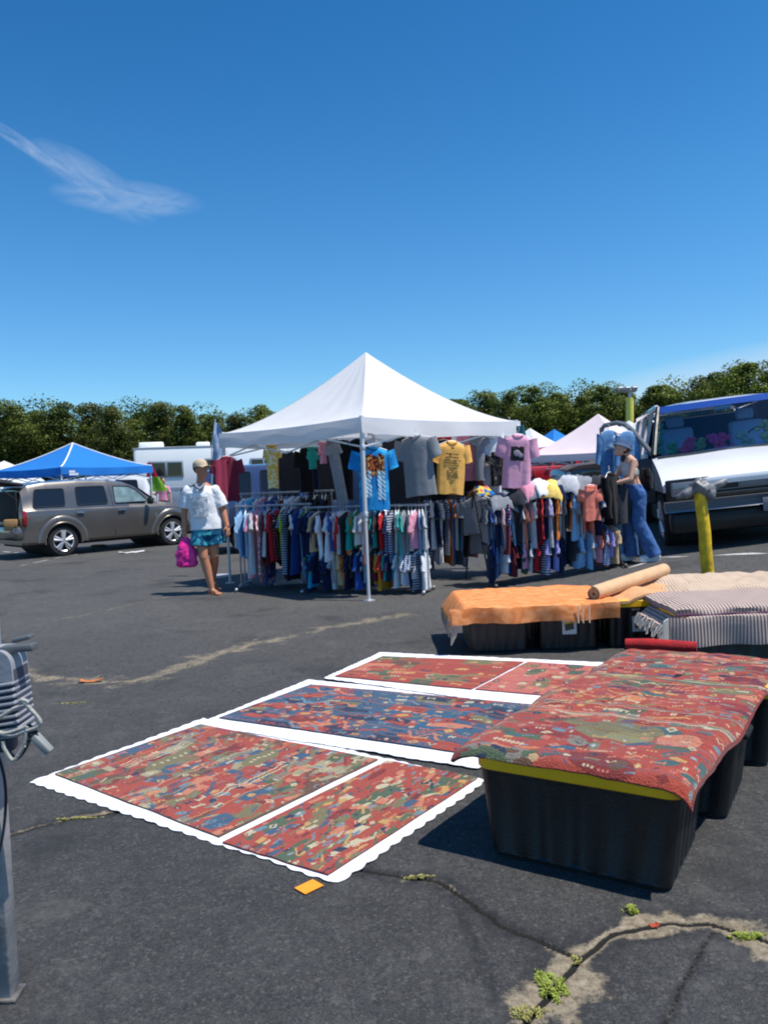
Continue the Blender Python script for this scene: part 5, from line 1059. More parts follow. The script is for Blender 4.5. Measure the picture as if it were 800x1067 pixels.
# pink bag in his hand
mb = MB(); rings(mb, [(0, 0, -.40, .10, .05, 0), (0, 0, -.37, .14, .08, 0), (.0, 0, -.22, .145, .085, .2), (-.0, 0, -.10, .105, .065, .2), (0, 0, -.03, .055, .035, .1), (0, 0, 0, .03, .02, 0)], 20)
o = remesh(mb, 'shopping_bag', mat('pink_plastic', C(225, 35, 140), .35, var=.08, vscale=10), None, .008, 2, fn=foldfn(.022, 14, 2)); o.location = man.location + wl + Vector((.015, -.02, -.085)); tag(o, 'bright pink plastic shopping bag held by the walking man', 'bag')

# ---- the woman at the right rack, leaning, facing left
wf = G(683, 583); wo = thing('person', 'woman in blue jeans, pale halter top and bucket hat leaning over the right rack', 'person', (wf.x-.06, wf.y, terrain(wf.x-.06, wf.y)))
mb = MB(); T2, h2 = head(mb, (-.335, .0, 1.455), R(-78), R(-22), .96)
mb.cap((-.30, .0, 1.40), (-.255, .0, 1.33), .045, .052)
rings(mb, [(-.185, 0, .86, .115, .155, 0), (-.20, 0, .97, .100, .135, 0), (-.225, 0, 1.06, .085, .120, 0), (-.235, 0, 1.16, .092, .135, 0), (-.24, 0, 1.27, .090, .150, 0), (-.25, 0, 1.33, .06, .12, 0), (-.265, 0, 1.365, .045, .06, 0)])
s1, s2 = Vector((-.235, -.145, 1.285)), Vector((-.26, .145, 1.285)); e1, e2 = Vector((-.30, -.20, 1.06)), Vector((-.36, .20, 1.10)); w1, w2 = Vector((-.50, -.16, 1.01)), Vector((-.52, .14, 1.10))
for a, b_, c_ in ((s1, e1, w1), (s2, e2, w2)): mb.cap(a, b_, .042, .033); mb.cap(b_, c_, .033, .022)
hand(mb, w1, (-1, .1, -.15), (0, -.2, -1), .92, .7, 1); hand(mb, w2, (-1, -.2, .1), (0, -.2, -1), .92, .7, -1)
k1, a1 = Vector((-.175, -.09, .50)), Vector((-.02, -.10, .10)); k2, a2 = Vector((-.24, .08, .50)), Vector((-.24, .10, .10))
for h_, k_, a_ in ((Vector((-.18, -.075, .86)), k1, a1), (Vector((-.19, .075, .86)), k2, a2)): mb.cap(h_, k_, .085, .055); mb.cap(k_, a_, .052, .034)
remesh(mb, 'body', skin2, wo, .0075, 3); face_bits(T2, h2, wo, .96)
mb = MB(); rings(mb, [(-.175, 0, .80, .130, .175, 0), (-.185, 0, .90, .128, .170, 0), (-.205, 0, .99, .108, .145, 0)], 24)
for h_, k_, a_, hem in ((Vector((-.165, -.078, .86)), k1, a1, Vector((.005, -.10, .07))), (Vector((-.18, .078, .86)), k2, a2, Vector((-.225, .10, .06)))): mb.cap(h_, k_, .104, .084); mb.cyl(k_, hem, .084, .100, 18)
remesh(mb, 'jeans', mat('jeans_blue', C(62, 100, 155), .88, var=.22, vscale=6, bump=.3, bscale=30), wo, .009, 2, fn=foldfn(.012, 10, 7))
mb = MB(); rings(mb, [(-.235, 0, 1.10, .098, .140, 0), (-.24, 0, 1.18, .106, .148, 0), (-.262, 0, 1.25, .080, .125, 0), (-.278, 0, 1.29, .05, .07, 0)], 24); remesh(mb, 'halter_top', mat('halter_cloth', C(205, 200, 195), .85), wo, .009, 2, fn=foldfn(.006, 14, 3))
mb = MB(); mb.tube([(-.30, -.09, 1.26), (-.26, -.10, 1.33), (-.22, -.09, 1.30), (-.15, -.13, 1.15), (-.12, -.16, 1.05)], .008, 6); mb.build('strap', CLO['black'], wo)
mb = MB(); mb.sph(T2((0, .03, .02)), (.078, .088, .095), 20, 14, h2); mb.sph(T2((0, .075, -.08)), (.05, .045, .09), 12, 10, h2); mb.build('hair', mat('dark_hair', C(45, 32, 28), .6), wo)
hatm = mat('hat_denim', C(70, 92, 125), .9, var=.1); mb = MB(); rr = []
for dz, q in ((.012, 1.38), (.017, 1.36), (.04, 1.07), (.045, 1.03), (.085, .97), (.105, .84), (.112, .3)): rr.append([T2((math.cos(a)*.084*q, .004+math.sin(a)*.100*q, dz)) for a in [2*math.pi*k/28 for k in range(28)]])
mb.loft(rr); mb.build('bucket_hat', hatm, wo)
shw = mat('white_sneaker', (.72, .72, .72, 1), .6)
for a, fd, lift in ((Vector((-.02, -.10, .06)), Vector((1, -.12, 0)), 0), (Vector((-.27, .10, .05)), Vector((-1, -.2, 0)), 0)):
    # feet: near foot behind her points left too; heel lies to the right
    mb = MB(); f2 = Vector((-1, -.08, 0)).normalized(); c_ = Vector((a.x, a.y, 0)); mb.cap(c_-f2*.07+Vector((0, 0, .055)), c_+f2*.02+Vector((0, 0, .06)), .045, .045); mb.cap(c_+f2*.02+Vector((0, 0, .055)), c_+f2*.14+Vector((0, 0, .04)), .045, .036)
    so = remesh(mb, 'sneaker', shw, wo, .008, 2); mb = MB(); mb.prism([c_+f2*(.035+.145*math.cos(q))+Vector((0, .048*math.sin(q), .022)) for q in [2*math.pi*k/22 for k in range(22)]], (0, 0, -.022)); mb.build('sole', shw, so)
mb = MB(); rings(mb, [(0, 0, -.30, .05, .10, 0), (0, 0, -.26, .075, .13, 0), (0, 0, -.10, .075, .13, 0), (0, 0, 0, .04, .08, 0)], 20)
o = remesh(mb, 'shoulder_bag', CLO['black'], None, .01, 2, fn=foldfn(.012, 9, 8)); o.location = wo.location+Vector((-.045, -.02, 1.19)); tag(o, 'black shoulder bag hanging behind the woman\'s back', 'bag')

# ---- distant person by the motorhome
dp = P(170, 515, 27); dpo = thing('person', 'distant person in a pink top and dark shorts by the motorhome', 'person', (dp.x, 27, 0)); mb = MB()
T3, h3 = head(mb, (0, 0, 1.56), R(60)); mb.cap((0, 0, 1.5), (0, 0, 1.38), .05, .055)
rings(mb, [(0, 0, .8, .15, .10, 0), (0, 0, .92, .15, .10, 0), (0, 0, 1.08, .125, .09, 0), (0, 0, 1.3, .165, .10, 0), (0, 0, 1.38, .12, .08, 0)])
for s_ in (-1, 1):
    e_ = Vector((s_*.24, -.02, 1.12)); w__ = Vector((s_*.28 if s_ > 0 else -.42, -.1, .9 if s_ > 0 else 1.2)); mb.cap((s_*.17, 0, 1.33), e_, .045, .035); mb.cap(e_, w__, .035, .025); hand(mb, w__, w__-e_, (0, 1, 0), 1, .4, s_)
    mb.cap((s_*.075, 0, .82), (s_*.09, -.02, .47), .08, .05); mb.cap((s_*.09, -.02, .47), (s_*.10, .02, .08), .05, .032); foot(mb, Vector((s_*.10, .02, .09)), (0, -1, 0))
remesh(mb, 'body', skin, dpo, .011, 2); face_bits(T3, h3, dpo)
mb = MB(); rings(mb, [(0, 0, .9, .17, .12, 0), (0, 0, 1.1, .15, .11, 0), (0, 0, 1.32, .18, .12, 0), (0, 0, 1.42, .10, .08, 0)]); [mb.cap((s_*.17, 0, 1.33), (s_*.22, -.01, 1.18), .06, .06) for s_ in (-1, 1)]; remesh(mb, 'top', CLO['pink'], dpo, .012, 2)
mb = MB(); rings(mb, [(0, 0, .8, .17, .12, 0), (0, 0, .93, .165, .12, 0)]); [mb.cyl((s_*.08, 0, .85), (s_*.095, -.01, .55), .10, .10, 14) for s_ in (-1, 1)]; remesh(mb, 'shorts', CLO['black'], dpo, .012, 2)
mb = MB(); mb.sph(T3((0, .02, .03)), (.082, .095, .095), 16, 10, h3); mb.build('hair', MATS['dark_hair'], dpo)
# windsock-like garments on poles near the motorhome
for px, y0, y1, cn, lab, w in ((155, 482, 497, 'red', 'red pennant hanging at the right corner of the blue canopy', .12), (162, 497, 512, 'lime_green', 'green cloth hanging left of the distant person', .20)):
    Y = 25.5; a = P(px, y0, Y); b_ = P(px, y1, Y); t = thing('hanging_pennant', lab, 'pennant', (a.x, Y, 0)); mb = MB(); mb.sheet(lambda u, v: ((u-.5)*w*2*(.5+v)*1.0+.08*v, .02*math.sin(u*6), a.z-(a.z-b_.z)*v), 6, 8, (0, .01, 0)); mb.build('cloth', CLO[cn], t); mb = MB(); mb.cyl((0, .03, 0), (0, .03, a.z+.05), .015, n=6); mb.build('pole', galv, t)

# ================================================================== TUBS
lidm = mat('yellow_lid', C(250, 188, 12), .45, var=.06, vscale=6, bump=.1, bscale=50)
def rrect(hx, hy, r, z, seg=5, ribs=0.0, nr=9):
    pts = []
    for sx, sy, a0 in ((1, 1, 0), (-1, 1, 90), (-1, -1, 180), (1, -1, 270)):
        for k in range(seg+1):
            a = R(a0+90*k/seg); pts.append((sx*(hx-r)+r*math.cos(a), sy*(hy-r)+r*math.sin(a)))
    o = []; n = len(pts)
    for i in range(n):                # subdivide the straight sides for the ribs
        p, q = pts[i], pts[(i+1) % n]; o.append((p[0], p[1], z)); L = math.hypot(q[0]-p[0], q[1]-p[1])
        if L > .12:
            m = 24
            for k in range(1, m):
                f = k/m; x = p[0]+(q[0]-p[0])*f; y = p[1]+(q[1]-p[1])*f; d = ribs if math.sin(f*math.pi*nr) > 0 else 0
                nx, ny = (q[1]-p[1])/L, -(q[0]-p[0])/L; o.append((x-nx*d, y-ny*d, z))
    return o
def tub(loc, rz, label, grp, sticker=None, LX=.79, LY=.50, H=.40, lid=True):
    t = thing('storage_tub', label, 'storage tub', loc, rz, grp); mb = MB(); a, b = LX/2, LY/2
    rs_ = []
    for f, z, rb in ((0, .0, 0), (0, .012, 0), (.04, .02, 0), (.06, .03, .007), (.92, H-.075, .007), (.94, H-.07, 0), (.97, H-.05, 0), (1, H-.045, 0)):
        k = .855+.11*f; ky = .95+.01*f; rs_.append(rrect(a*k if f else a*k-.012, b*ky if f else b*ky-.012, .042, z, ribs=rb*1.3, nr=9))
    rs_.append(rrect(a*.985, b*.98, .06, H-.045)); rs_.append(rrect(a*.985, b*.98, .06, H-.022))
    mb.loft(rs_); mb.build('tub', blackp, t, angle=35)
    if lid:
        mb = MB(); mb.loft([rrect(a-.004, b-.004, .062, H-.058), rrect(a, b, .064, H-.053), rrect(a, b, .064, H-.008), rrect(a-.006, b-.006, .06, H), rrect(a-.05, b-.05, .05, H), rrect(a-.055, b-.055, .05, H-.008)]); mb.build('lid', lidm, t, angle=35)
    for s_ in (-1, 1):
        mb = MB(); mb.box((s_*(a*.955+.012), 0, H-.085), (.035, .16, .03), bev=.01); mb.build('handle', blackp, t)
    if sticker:
        sx, sz, face = sticker; y = -b*.905 if face == 'y' else 0
        mb = MB()
        if face == 'x': xx = a*.93+.004; mb.box((xx, sx, sz), (.004, .115, .125)); st = mb.build('sticker', mat('sticker_white', (.66, .66, .64, 1), .5), t)
        else: xx = -a*.93-.004; mb.box((xx, sx, sz), (.004, .115, .125)); st = mb.build('sticker', mat('sticker_white', (.66, .66, .64, 1), .5), t)
        sg = 1 if face == 'x' else -1
        mb = MB(); mb.prism([(xx+sg*.003, sx-.04, sz-.02), (xx+sg*.003, sx+.035, sz-.035), (xx+sg*.003, sx+.04, sz+.02), (xx+sg*.003, sx-.03, sz+.03)], (sg*.002, 0, 0)); mb.build('sticker_picture', mat('sticker_dark', (.05, .05, .04, 1), .5), st)
        mb = MB(); mb.prism([(xx+sg*.003, sx-.042, sz+.022), (xx+sg*.003, sx+.042, sz+.018), (xx+sg*.003, sx+.035, sz+.036), (xx+sg*.003, sx-.035, sz+.04)], (sg*.002, 0, 0)); mb.build('sticker_picture', mat('sticker_yellow', C(225, 190, 60), .5), st)
    return t
E = Vector((.854, -.52, 0)).normalized(); erz = math.atan2(E.y, E.x); Dn = Vector((-E.y, E.x, 0))
g1 = 'black tubs under the long red rug'
c1_ = Vector((.774, 3.106, 0)); stp = Vector((.435, .56, 0))
tub(c1_, erz, 'big black tub with a yellow lid, nearest, under the corner of the red rug', g1)
tub(c1_+stp, erz, 'second black tub behind the nearest one, under the red rug', g1)
tub(c1_+stp*2, erz, 'third black tub at the right edge under the red rug', g1)
g2 = 'black tubs carrying the orange and striped rugs'
for x, lab, st in ((.90, 'black tub at the left end under the orange rug', None), (1.47, 'black tub with a white sticker in the middle under the orange rug', (.0, .2, 'm')), (2.04, 'black tub with a white sticker under the rolled tan rug', (-.0, .2, 'm'))):
    tub((x, 6.50+.38, 0), R(90), lab, g2, st)
tub((2.50, 6.02, 0), R(2), 'black tub under the left half of the grey striped rug', g2); tub((3.28, 6.05, 0), R(2), 'black tub under the right half of the grey striped rug', g2)
tub((2.75, 7.05, 0), R(88), 'black tub under the cream rug behind the striped one', g2); tub((3.35, 7.1, 0), R(88), 'black tub under the right end of the cream rug', g2)

# ================================================================== RUGS
class Canvas:
    def __init__(s, W, H, base, seed): s.a = np.zeros((H, W, 3)); s.a[:] = base[:3]; s.W, s.H = W, H; s.rs = np.random.RandomState(seed); s.y, s.x = np.mgrid[0:H, 0:W]
    def ell(s, cx, cy, rx, ry, ang, c):
        dx, dy = s.x-cx, s.y-cy; ca, sa = math.cos(ang), math.sin(ang); u = (dx*ca+dy*sa)/rx; v = (-dx*sa+dy*ca)/ry; s.a[(u*u+v*v) < 1] = c[:3]
    def rect(s, x0, y0, x1, y1, c): s.a[max(0, int(y0)):max(0, int(y1)), max(0, int(x0)):max(0, int(x1))] = c[:3]
    def dia(s, cx, cy, rx, ry, c): s.a[(np.abs(s.x-cx)/rx+np.abs(s.y-cy)/ry) < 1] = c[:3]
    def blobs(s, n, pal, rx, ry, kinds=('e', 'r', 'd'), box=None):
        r = s.rs; x0, y0, x1, y1 = box or (0, 0, s.W, s.H)
        for _ in range(n):
            c = pal[r.randint(len(pal))]; cx, cy = r.uniform(x0, x1), r.uniform(y0, y1); a, b = r.uniform(*rx), r.uniform(*ry); k = kinds[r.randint(len(kinds))]
            if k == 'e': s.ell(cx, cy, a, b, r.uniform(-.5, .5), c)
            elif k == 'r': s.rect(cx-a, cy-b, cx+a, cy+b, c)
            elif k == 'd': s.dia(cx, cy, a*1.2, b*1.2, c)
            elif k == 's':                      # stepped bar
                for i in range(5): s.rect(cx-a+a*.4*i, cy-b+b*.5*i, cx-a+a*.4*i+a*.5, cy-b+b*.5*i+b*.6, c)
            elif k == 'f':                      # fish or bird: body, tail and dot
                s.ell(cx, cy, a, b, 0, c); s.dia(cx+a*1.1, cy, a*.35, b*1.1, c); s.rect(cx-a*.5, cy-b*.3, cx-a*.35, cy+b*.1, (.02, .02, .03))
            elif k == 'c':                      # comb
                s.rect(cx-a, cy, cx+a, cy+b*.4, c)
                for i in range(5): s.rect(cx-a+a*.45*i, cy-b, cx-a+a*.45*i+max(1.2, a*.16), cy, c)
            elif k == 'v':                      # serpentine
                m = (np.abs(s.x-cx) < a) & (np.abs(s.y-cy-b*np.sin((s.x-cx)/a*5)) < max(1.5, b*.35)); s.a[m] = c[:3]
    def warp(s, amp, sc):                       # hand-knotted waviness
        ph = s.rs.rand(4)*6; yy = np.clip(s.y+amp*np.sin(s.x/sc+ph[0])+amp*.6*np.sin(s.x/sc*2.7+ph[1]), 0, s.H-1).astype(int); xx = np.clip(s.x+amp*np.sin(s.y/sc+ph[2]), 0, s.W-1).astype(int); s.a = s.a[yy, xx]
    def finish(s, j=.16, lines=True):
        s.a *= 1+s.rs.uniform(-j, j, (s.H, s.W, 1)); s.a *= 1+.10*np.sin(np.arange(s.H)*1.9)[:, None, None]*s.rs.uniform(0, 1, (s.H, 1, 1)); return np.clip(s.a, 0, 1)
rC = lambda *a: C(*a)
RED, DRED, PEACH, BLUE, NAVY, SKYB, CREAM, OLIVE, GREEN, GOLD, BROWN, PINKR, GREY = rC(178, 58, 48), rC(128, 34, 36), rC(205, 120, 88), rC(48, 84, 118), rC(28, 48, 82), rC(95, 140, 160), rC(206, 190, 150), rC(118, 114, 70), rC(72, 98, 70), rC(205, 150, 70), rC(105, 72, 50), rC(205, 105, 95), rC(120, 120, 112)
RED, DRED, PEACH, BLUE, NAVY, SKYB, CREAM, OLIVE, GREEN, GOLD, BROWN, PINKR, GREY = rC(160, 66, 50), rC(120, 42, 38), rC(190, 118, 90), rC(58, 84, 108), rC(34, 48, 72), rC(100, 130, 142), rC(190, 176, 144), rC(116, 108, 74), rC(76, 92, 68), rC(190, 146, 84), rC(98, 70, 54), rC(188, 102, 90), rC(124, 118, 106)
def motif_rows(c, pal, bases, row=13, seed=0, bg=.75, dens=1.0):
    """rows of small woven figures, each row on its own broken ground"""
    r = c.rs; y = 0
    while y < c.H:
        h = int(r.randint(row-4, row+5)); x = 0
        while x < c.W:
            w = int(r.randint(14, 60)); 
            if r.rand() < bg: c.rect(x, y, x+w, y+h, bases[r.randint(len(bases))])
            x += w
        x = r.randint(0, 8)
        while x < c.W:
            k = r.randint(0, 7); col = pal[r.randint(len(pal))]; w = r.randint(7, 20); cy = y+h/2
            if k == 0: c.ell(x+w/2, cy, w/2, h*.26, 0, col); c.dia(x+w, cy, 3, h*.3, col); c.rect(x+3, cy-1, x+5, cy+1, pal[r.randint(len(pal))])
            elif k == 1: c.dia(x+w/2, cy, w/2, h*.42, col); c.dia(x+w/2, cy, w/4, h*.2, pal[r.randint(len(pal))])
            elif k == 2: c.rect(x, cy-1.5, x+w, cy+1.5, col); c.rect(x+1, cy-4, x+3, cy+4, col); c.rect(x+w-3, cy-4, x+w-1, cy+4, col)
            elif k == 3:
                for q in range(4): c.rect(x+q*w/4, cy-3+q, x+q*w/4+w/5, cy+q, col)
            elif k == 4: c.rect(x, cy-3, x+w*.6, cy+3, col); c.rect(x+2, cy-1, x+w*.6-2, cy+1, pal[r.randint(len(pal))])
            elif k == 5: m = (np.abs(c.x-x-w/2) < w/2) & (np.abs(c.y-cy-2.5*np.sin((c.x-x)*.7)) < 1.4); c.a[m] = col[:3]
            else:
                for q in range(3): c.rect(x+q*5, cy-2, x+q*5+3, cy+2, col)
            x += w+int(r.randint(5, 22)*dens)
        if r.rand() < .4: c.rect(0, y+h-1, c.W, y+h, pal[r.randint(len(pal))])
        y += h
def scene_rug_a():
    c = Canvas(340, 260, RED, 21); c.blobs(330, [RED, BLUE, OLIVE, PEACH, RED, BROWN, GREY, RED, rC(150, 140, 110), DRED], (10, 34), (3, 8), ('e', 'r', 's'))
    motif_rows(c, [CREAM, RED, BLUE, NAVY, SKYB, GOLD, PEACH, OLIVE, CREAM, DRED, GREY], [RED, BLUE, OLIVE, GREY, RED, BROWN, PEACH, GREEN, rC(160, 148, 118)], 13, bg=.25)
    for (x, y, a_, b_) in ((180, 70, 60, 12), (90, 150, 45, 14)):
        c.ell(x, y, a_, b_, .12, OLIVE)
        for q in range(6): c.rect(x-a_*.7+q*a_*.24, y-3+q*.6, x-a_*.7+q*a_*.24+6, y+1+q*.6, CREAM)
    for y in (38, 44, 50, 186, 192): m = np.abs(c.y-(y+1.5*np.sin(c.x/9))) < .9; m &= (c.x > 90) & (c.x < 250); c.a[m] = CREAM[:3]
    c.warp(1.6, 17); c.rect(0, 0, 340, 2, BROWN); c.rect(0, 258, 340, 260, BROWN); return c.finish(.22)
def scene_rug_b():
    c = Canvas(300, 210, RED, 33); c.blobs(40, [GREEN, OLIVE, RED, PEACH, RED, BLUE], (14, 34), (10, 20), ('e', 'r', 's')); c.blobs(190, [PEACH, RED, OLIVE, BLUE, SKYB, GOLD, CREAM, DRED, NAVY, GREEN], (5, 13), (4, 9), ('r', 'r', 's', 'e'))
    motif_rows(c, [CREAM, NAVY, GOLD, PEACH, SKYB, RED, OLIVE], [RED], 15, bg=.05); c.ell(40, 30, 48, 16, .1, RED); c.ell(52, 28, 22, 8, .2, DRED); c.warp(1.8, 13); return c.finish(.2)
def scene_rug_c():
    c = Canvas(380, 200, BLUE, 44); c.blobs(36, [NAVY, BLUE, rC(46, 88, 116)], (20, 50), (8, 20), ('e',)); c.blobs(44, [RED, DRED, PEACH, RED, OLIVE, RED], (12, 32), (6, 13), ('e', 's', 'e', 'r'))
    motif_rows(c, [RED, SKYB, GOLD, PEACH, CREAM, DRED, GREY, NAVY], [NAVY, BLUE, BLUE, RED], 17, bg=.15)
    for cx, cy, rr in ((96, 60, 26), (230, 96, 30), (170, 46, 20)):
        for q in range(0, 360, 24): c.ell(cx+rr*1.3*math.cos(R(q)), cy+rr*.8*math.sin(R(q)), 5, 3, R(q), [RED, PEACH, GOLD, DRED][q//24 % 4])
        c.ell(cx, cy, rr*.5, rr*.35, .3, RED); c.ell(cx, cy, rr*.3, rr*.18, .3, GOLD)
    c.blobs(14, [PEACH, RED, SKYB], (20, 40), (5, 9), ('v',))
    for x in range(0, 380, 9): c.ell(x, 4, 3, 2, 0, [RED, SKYB, GOLD][x % 3]); c.ell(x, 195, 3, 2, 0, [RED, GOLD, SKYB][x % 3])
    c.warp(1.8, 15); return c.finish(.22)
def scene_rug_d(seed, base):
    c = Canvas(200, 110, base, seed); c.blobs(30, [GREEN, OLIVE, RED, PEACH, PINKR, BROWN, base, base], (10, 26), (5, 13), ('e', 'r', 's')); motif_rows(c, [CREAM, NAVY, GOLD, RED, GREEN, PEACH, base], [base, RED, OLIVE], 14, bg=.2); c.warp(1.6, 11); return c.finish(.2)
def scene_rug_f():
    c = Canvas(300, 600, RED, 61); r = c.rs; PLUM = rC(104, 44, 58)
    c.blobs(200, [DRED, RED, GREEN, RED, OLIVE, rC(168, 72, 52), rC(60, 92, 92), PEACH, RED], (10, 30), (5, 14), ('e', 'r', 's'))
    c.blobs(12, [DRED, RED, PLUM, RED, rC(142, 48, 44)], (16, 50), (10, 26), ('e', 'r'))
    c.blobs(60, [GREEN, OLIVE, rC(60, 92, 92), rC(196, 122, 74), BLUE, BROWN, PEACH, RED, RED, GREY, rC(178, 150, 110)], (8, 24), (5, 12), ('e', 'e', 's'))
    for cx, cy, a_, b_, col in ((168, 125, 54, 30, OLIVE), (186, 112, 30, 16, rC(132, 126, 82)), (112, 356, 44, 26, GREEN), (188, 412, 54, 22, GREEN), (75, 412, 32, 18, rC(120, 124, 84)), (244, 362, 32, 18, OLIVE), (245, 120, 26, 20, PEACH)): c.ell(cx, cy, a_, b_, .15, col)
    motif_rows(c, [CREAM, BLUE, NAVY, GOLD, PEACH, SKYB, OLIVE, CREAM, PINKR, GREY, DRED], [RED, DRED, PLUM], 16, bg=.06)
    for k in range(7): c.rect(38+k*6, 40+(k % 2)*2, 41+k*6, 50, CREAM)
    c.rect(36, 44, 80, 47, CREAM)
    for k in range(10): c.dia(150+k*8, 352+4*math.sin(k), 3, 7, PEACH)
    for y, w, col in ((190, 2.6, CREAM), (197, 2, GREY), (203, 1.6, PEACH), (236, 1.6, GREY), (420, 2, CREAM)): m = np.abs(c.y-(y+4*np.sin(c.x/32+y))) < w; c.a[m] = col[:3]
    c.a[(c.y < 16) & (c.x < 96)] = GREEN[:3]; c.blobs(26, [GREEN, OLIVE, NAVY, BROWN, DRED, GREY], (6, 14), (3, 7), ('e', 'r'), (0, 0, 100, 20))
    c.blobs(26, [PEACH, GOLD, CREAM, PINKR], (14, 30), (3, 6), ('v', 'c', 's'), (0, 190, 240, 440)); c.warp(1.8, 17); c.rect(0, 0, 5, 600, DRED); c.rect(295, 0, 300, 600, DRED); return c.finish(.2)
rugm = attr_mat('knotted_rug', 'Col', .95, .7, 130)
def rug(name, label, fn, canvas, th=.005, edge=DRED, cat='rug', grp=None, under=None):
    """woven rug: one face per knot group, coloured from the woven design"""
    H, W_ = canvas.shape[:2]; nu, nv = W_, H; U, V_ = np.meshgrid(np.linspace(0, 1, nu+1), np.linspace(0, 1, nv+1)); top = np.array([fn(u, v) for u, v in zip(U.ravel(), V_.ravel())])
    # normals for thickness
    Pg = top.reshape(nv+1, nu+1, 3); du = np.gradient(Pg, axis=1); dv = np.gradient(Pg, axis=0); nn = np.cross(du, dv); nn /= np.linalg.norm(nn, axis=2)[..., None]+1e-12; bot = (Pg-nn*th).reshape(-1, 3)
    I = np.arange((nu+1)*(nv+1)).reshape(nv+1, nu+1); q = np.stack([I[:-1, :-1], I[:-1, 1:], I[1:, 1:], I[1:, :-1]], -1).reshape(-1, 4); N_ = len(top)
    qb = q[:, ::-1]+N_; sides = []
    for a, b in ((I[0, :-1], I[0, 1:]), (I[1:, -1][::-1]*0+I[:-1, -1], I[1:, -1]), (I[-1, 1:], I[-1, :-1]), (I[1:, 0], I[:-1, 0])): sides.append(np.stack([b, a, a+N_, b+N_], -1))
    allq = np.concatenate([q, qb]+sides); me = bpy.data.meshes.new(name); co = np.concatenate([top, bot])
    me.vertices.add(len(co)); me.vertices.foreach_set('co', co.ravel()); me.loops.add(allq.size); me.loops.foreach_set('vertex_index', allq.ravel()); me.polygons.add(len(allq)); me.polygons.foreach_set('loop_start', np.arange(0, allq.size, 4)); me.polygons.foreach_set('loop_total', np.full(len(allq), 4)); me.update(calc_edges=True)
    me.polygons.foreach_set('use_smooth', [True]*len(allq)); me.set_sharp_from_angle(angle=R(50))
    col = np.ones((len(allq), 4)); col[:, :3] = (edge if under is None else under)[:3]; col[:len(q), :3] = canvas.reshape(-1, 3); col[2*len(q):, :3] = edge[:3]
    a = me.color_attributes.new('Col', 'FLOAT_COLOR', 'CORNER'); a.data.foreach_set('color', np.repeat(col, 4, 0).ravel().astype(np.float32)); me.materials.append(rugm)
    return tag(link(name, me), label, cat, grp)
def quad_fn(cs, z0, wav=.004, k=3.0, seed=0, edgew=.006):
    P4 = [G(*c) for c in cs]       # order: u0v0, u1v0, u1v1, u0v1
    def fn(u, v):
        p = P4[0]*(1-u)*(1-v)+P4[1]*u*(1-v)+P4[2]*u*v+P4[3]*(1-u)*v
        ex = edgew*nz(v*7+seed, 3.3)*(1 if u in (0, 1) else .6)
        return (p.x+ex, p.y+edgew*nz(u*7+seed, 9.1), z0+wav*(nz(p.x*k+seed, p.y*k)+.5*nz(p.x*k*3, p.y*k*3+seed))+wav)
    return fn
# white cloths underneath, lace edged
laceM = mat('white_lace_cloth', (.80, .80, .83, 1), .9, bump=.25, bscale=60)
def cloth(cs, label, z0, scal, seed, sides=(1, 1, 1, 1), wav=.004):
    P4 = [G(*c) for c in cs]; nu = nv = 90; mb = MB(); cen = (P4[0]+P4[1]+P4[2]+P4[3])/4
    Lu = (P4[1]-P4[0]).length; Lv = (P4[3]-P4[0]).length
    def fn(u, v):
        p = P4[0]*(1-u)*(1-v)+P4[1]*u*(1-v)+P4[2]*u*v+P4[3]*(1-u)*v; o = Vector((0, 0, 0)); lift = 0
        for side, k, t_, d in ((v == 0, 0, u*Lu, (P4[0]-P4[3])), (u == 1, 1, v*Lv, (P4[1]-P4[0])), (v == 1, 2, u*Lu, (P4[3]-P4[0])), (u == 0, 3, v*Lv, (P4[0]-P4[1]))):
            if side and sides[k]: o += d.normalized()*(scal*abs(math.sin(t_*math.pi/.085))+.010*nz(t_*4, seed+k)); lift = .002*abs(nz(t_*9, seed))
        return (p.x+o.x, p.y+o.y, z0+lift+wav*(nz(p.x*4+seed, p.y*4)+.6*nz(p.x*13, p.y*13+seed))+wav)
    mb.sheet(fn, 110, 110, .002); return tag(mb.build('white_cloth', laceM, smooth=True, angle=60), label, 'cloth', 'white cloths under the rugs')
cloth([(352, 921), (33, 816), (212, 750), (505, 815)], 'white lace edged cloth under the red and the patchwork rug, nearest', .004, .014, 1, wav=.002)
cloth([(498, 803), (205, 757), (322, 710), (566, 736)], 'white cloth under the blue rug', .010, .008, 2, wav=.002)
cloth([(590, 745), (338, 709), (397, 682), (690, 696)], 'white cloth under the farthest red rugs', .016, .010, 3, wav=.002)
ru = 'rugs laid out on the asphalt'
# canvases run u along W, v along H
rug('patterned_rug', 'red, blue and olive rug with small cream animal motifs, nearest on the left', quad_fn([(57, 809), (228, 875), (394, 794), (209, 757)], .013, .0015, seed=1), np.rot90(scene_rug_a(), 1), grp=ru, edge=BROWN)
rug('patterned_rug', 'red, green and peach patchwork rug at the near corner of the white cloth', quad_fn([(232, 881), (342, 915), (498, 813), (404, 795)], .013, .0015, seed=2), np.rot90(scene_rug_b(), 1), grp=ru)
rug('patterned_rug', 'long blue rug with red scrolls in the middle of the white cloths', quad_fn([(228, 751), (494, 790), (553, 737), (324, 716)], .019, .0015, seed=3), scene_rug_c(), grp=ru, edge=NAVY)
rug('patterned_rug', 'red and green rug at the far left of the white cloths', quad_fn([(349, 708), (491, 722), (546, 693), (399, 687)], .025, .0015, seed=4), scene_rug_d(51, RED), grp=ru)
rug('patterned_rug', 'faded pink and peach rug at the far right of the white cloths', quad_fn([(495, 722), (620, 733), (650, 700), (550, 693)], .025, .0015, seed=5), scene_rug_d(52, PINKR), grp=ru)
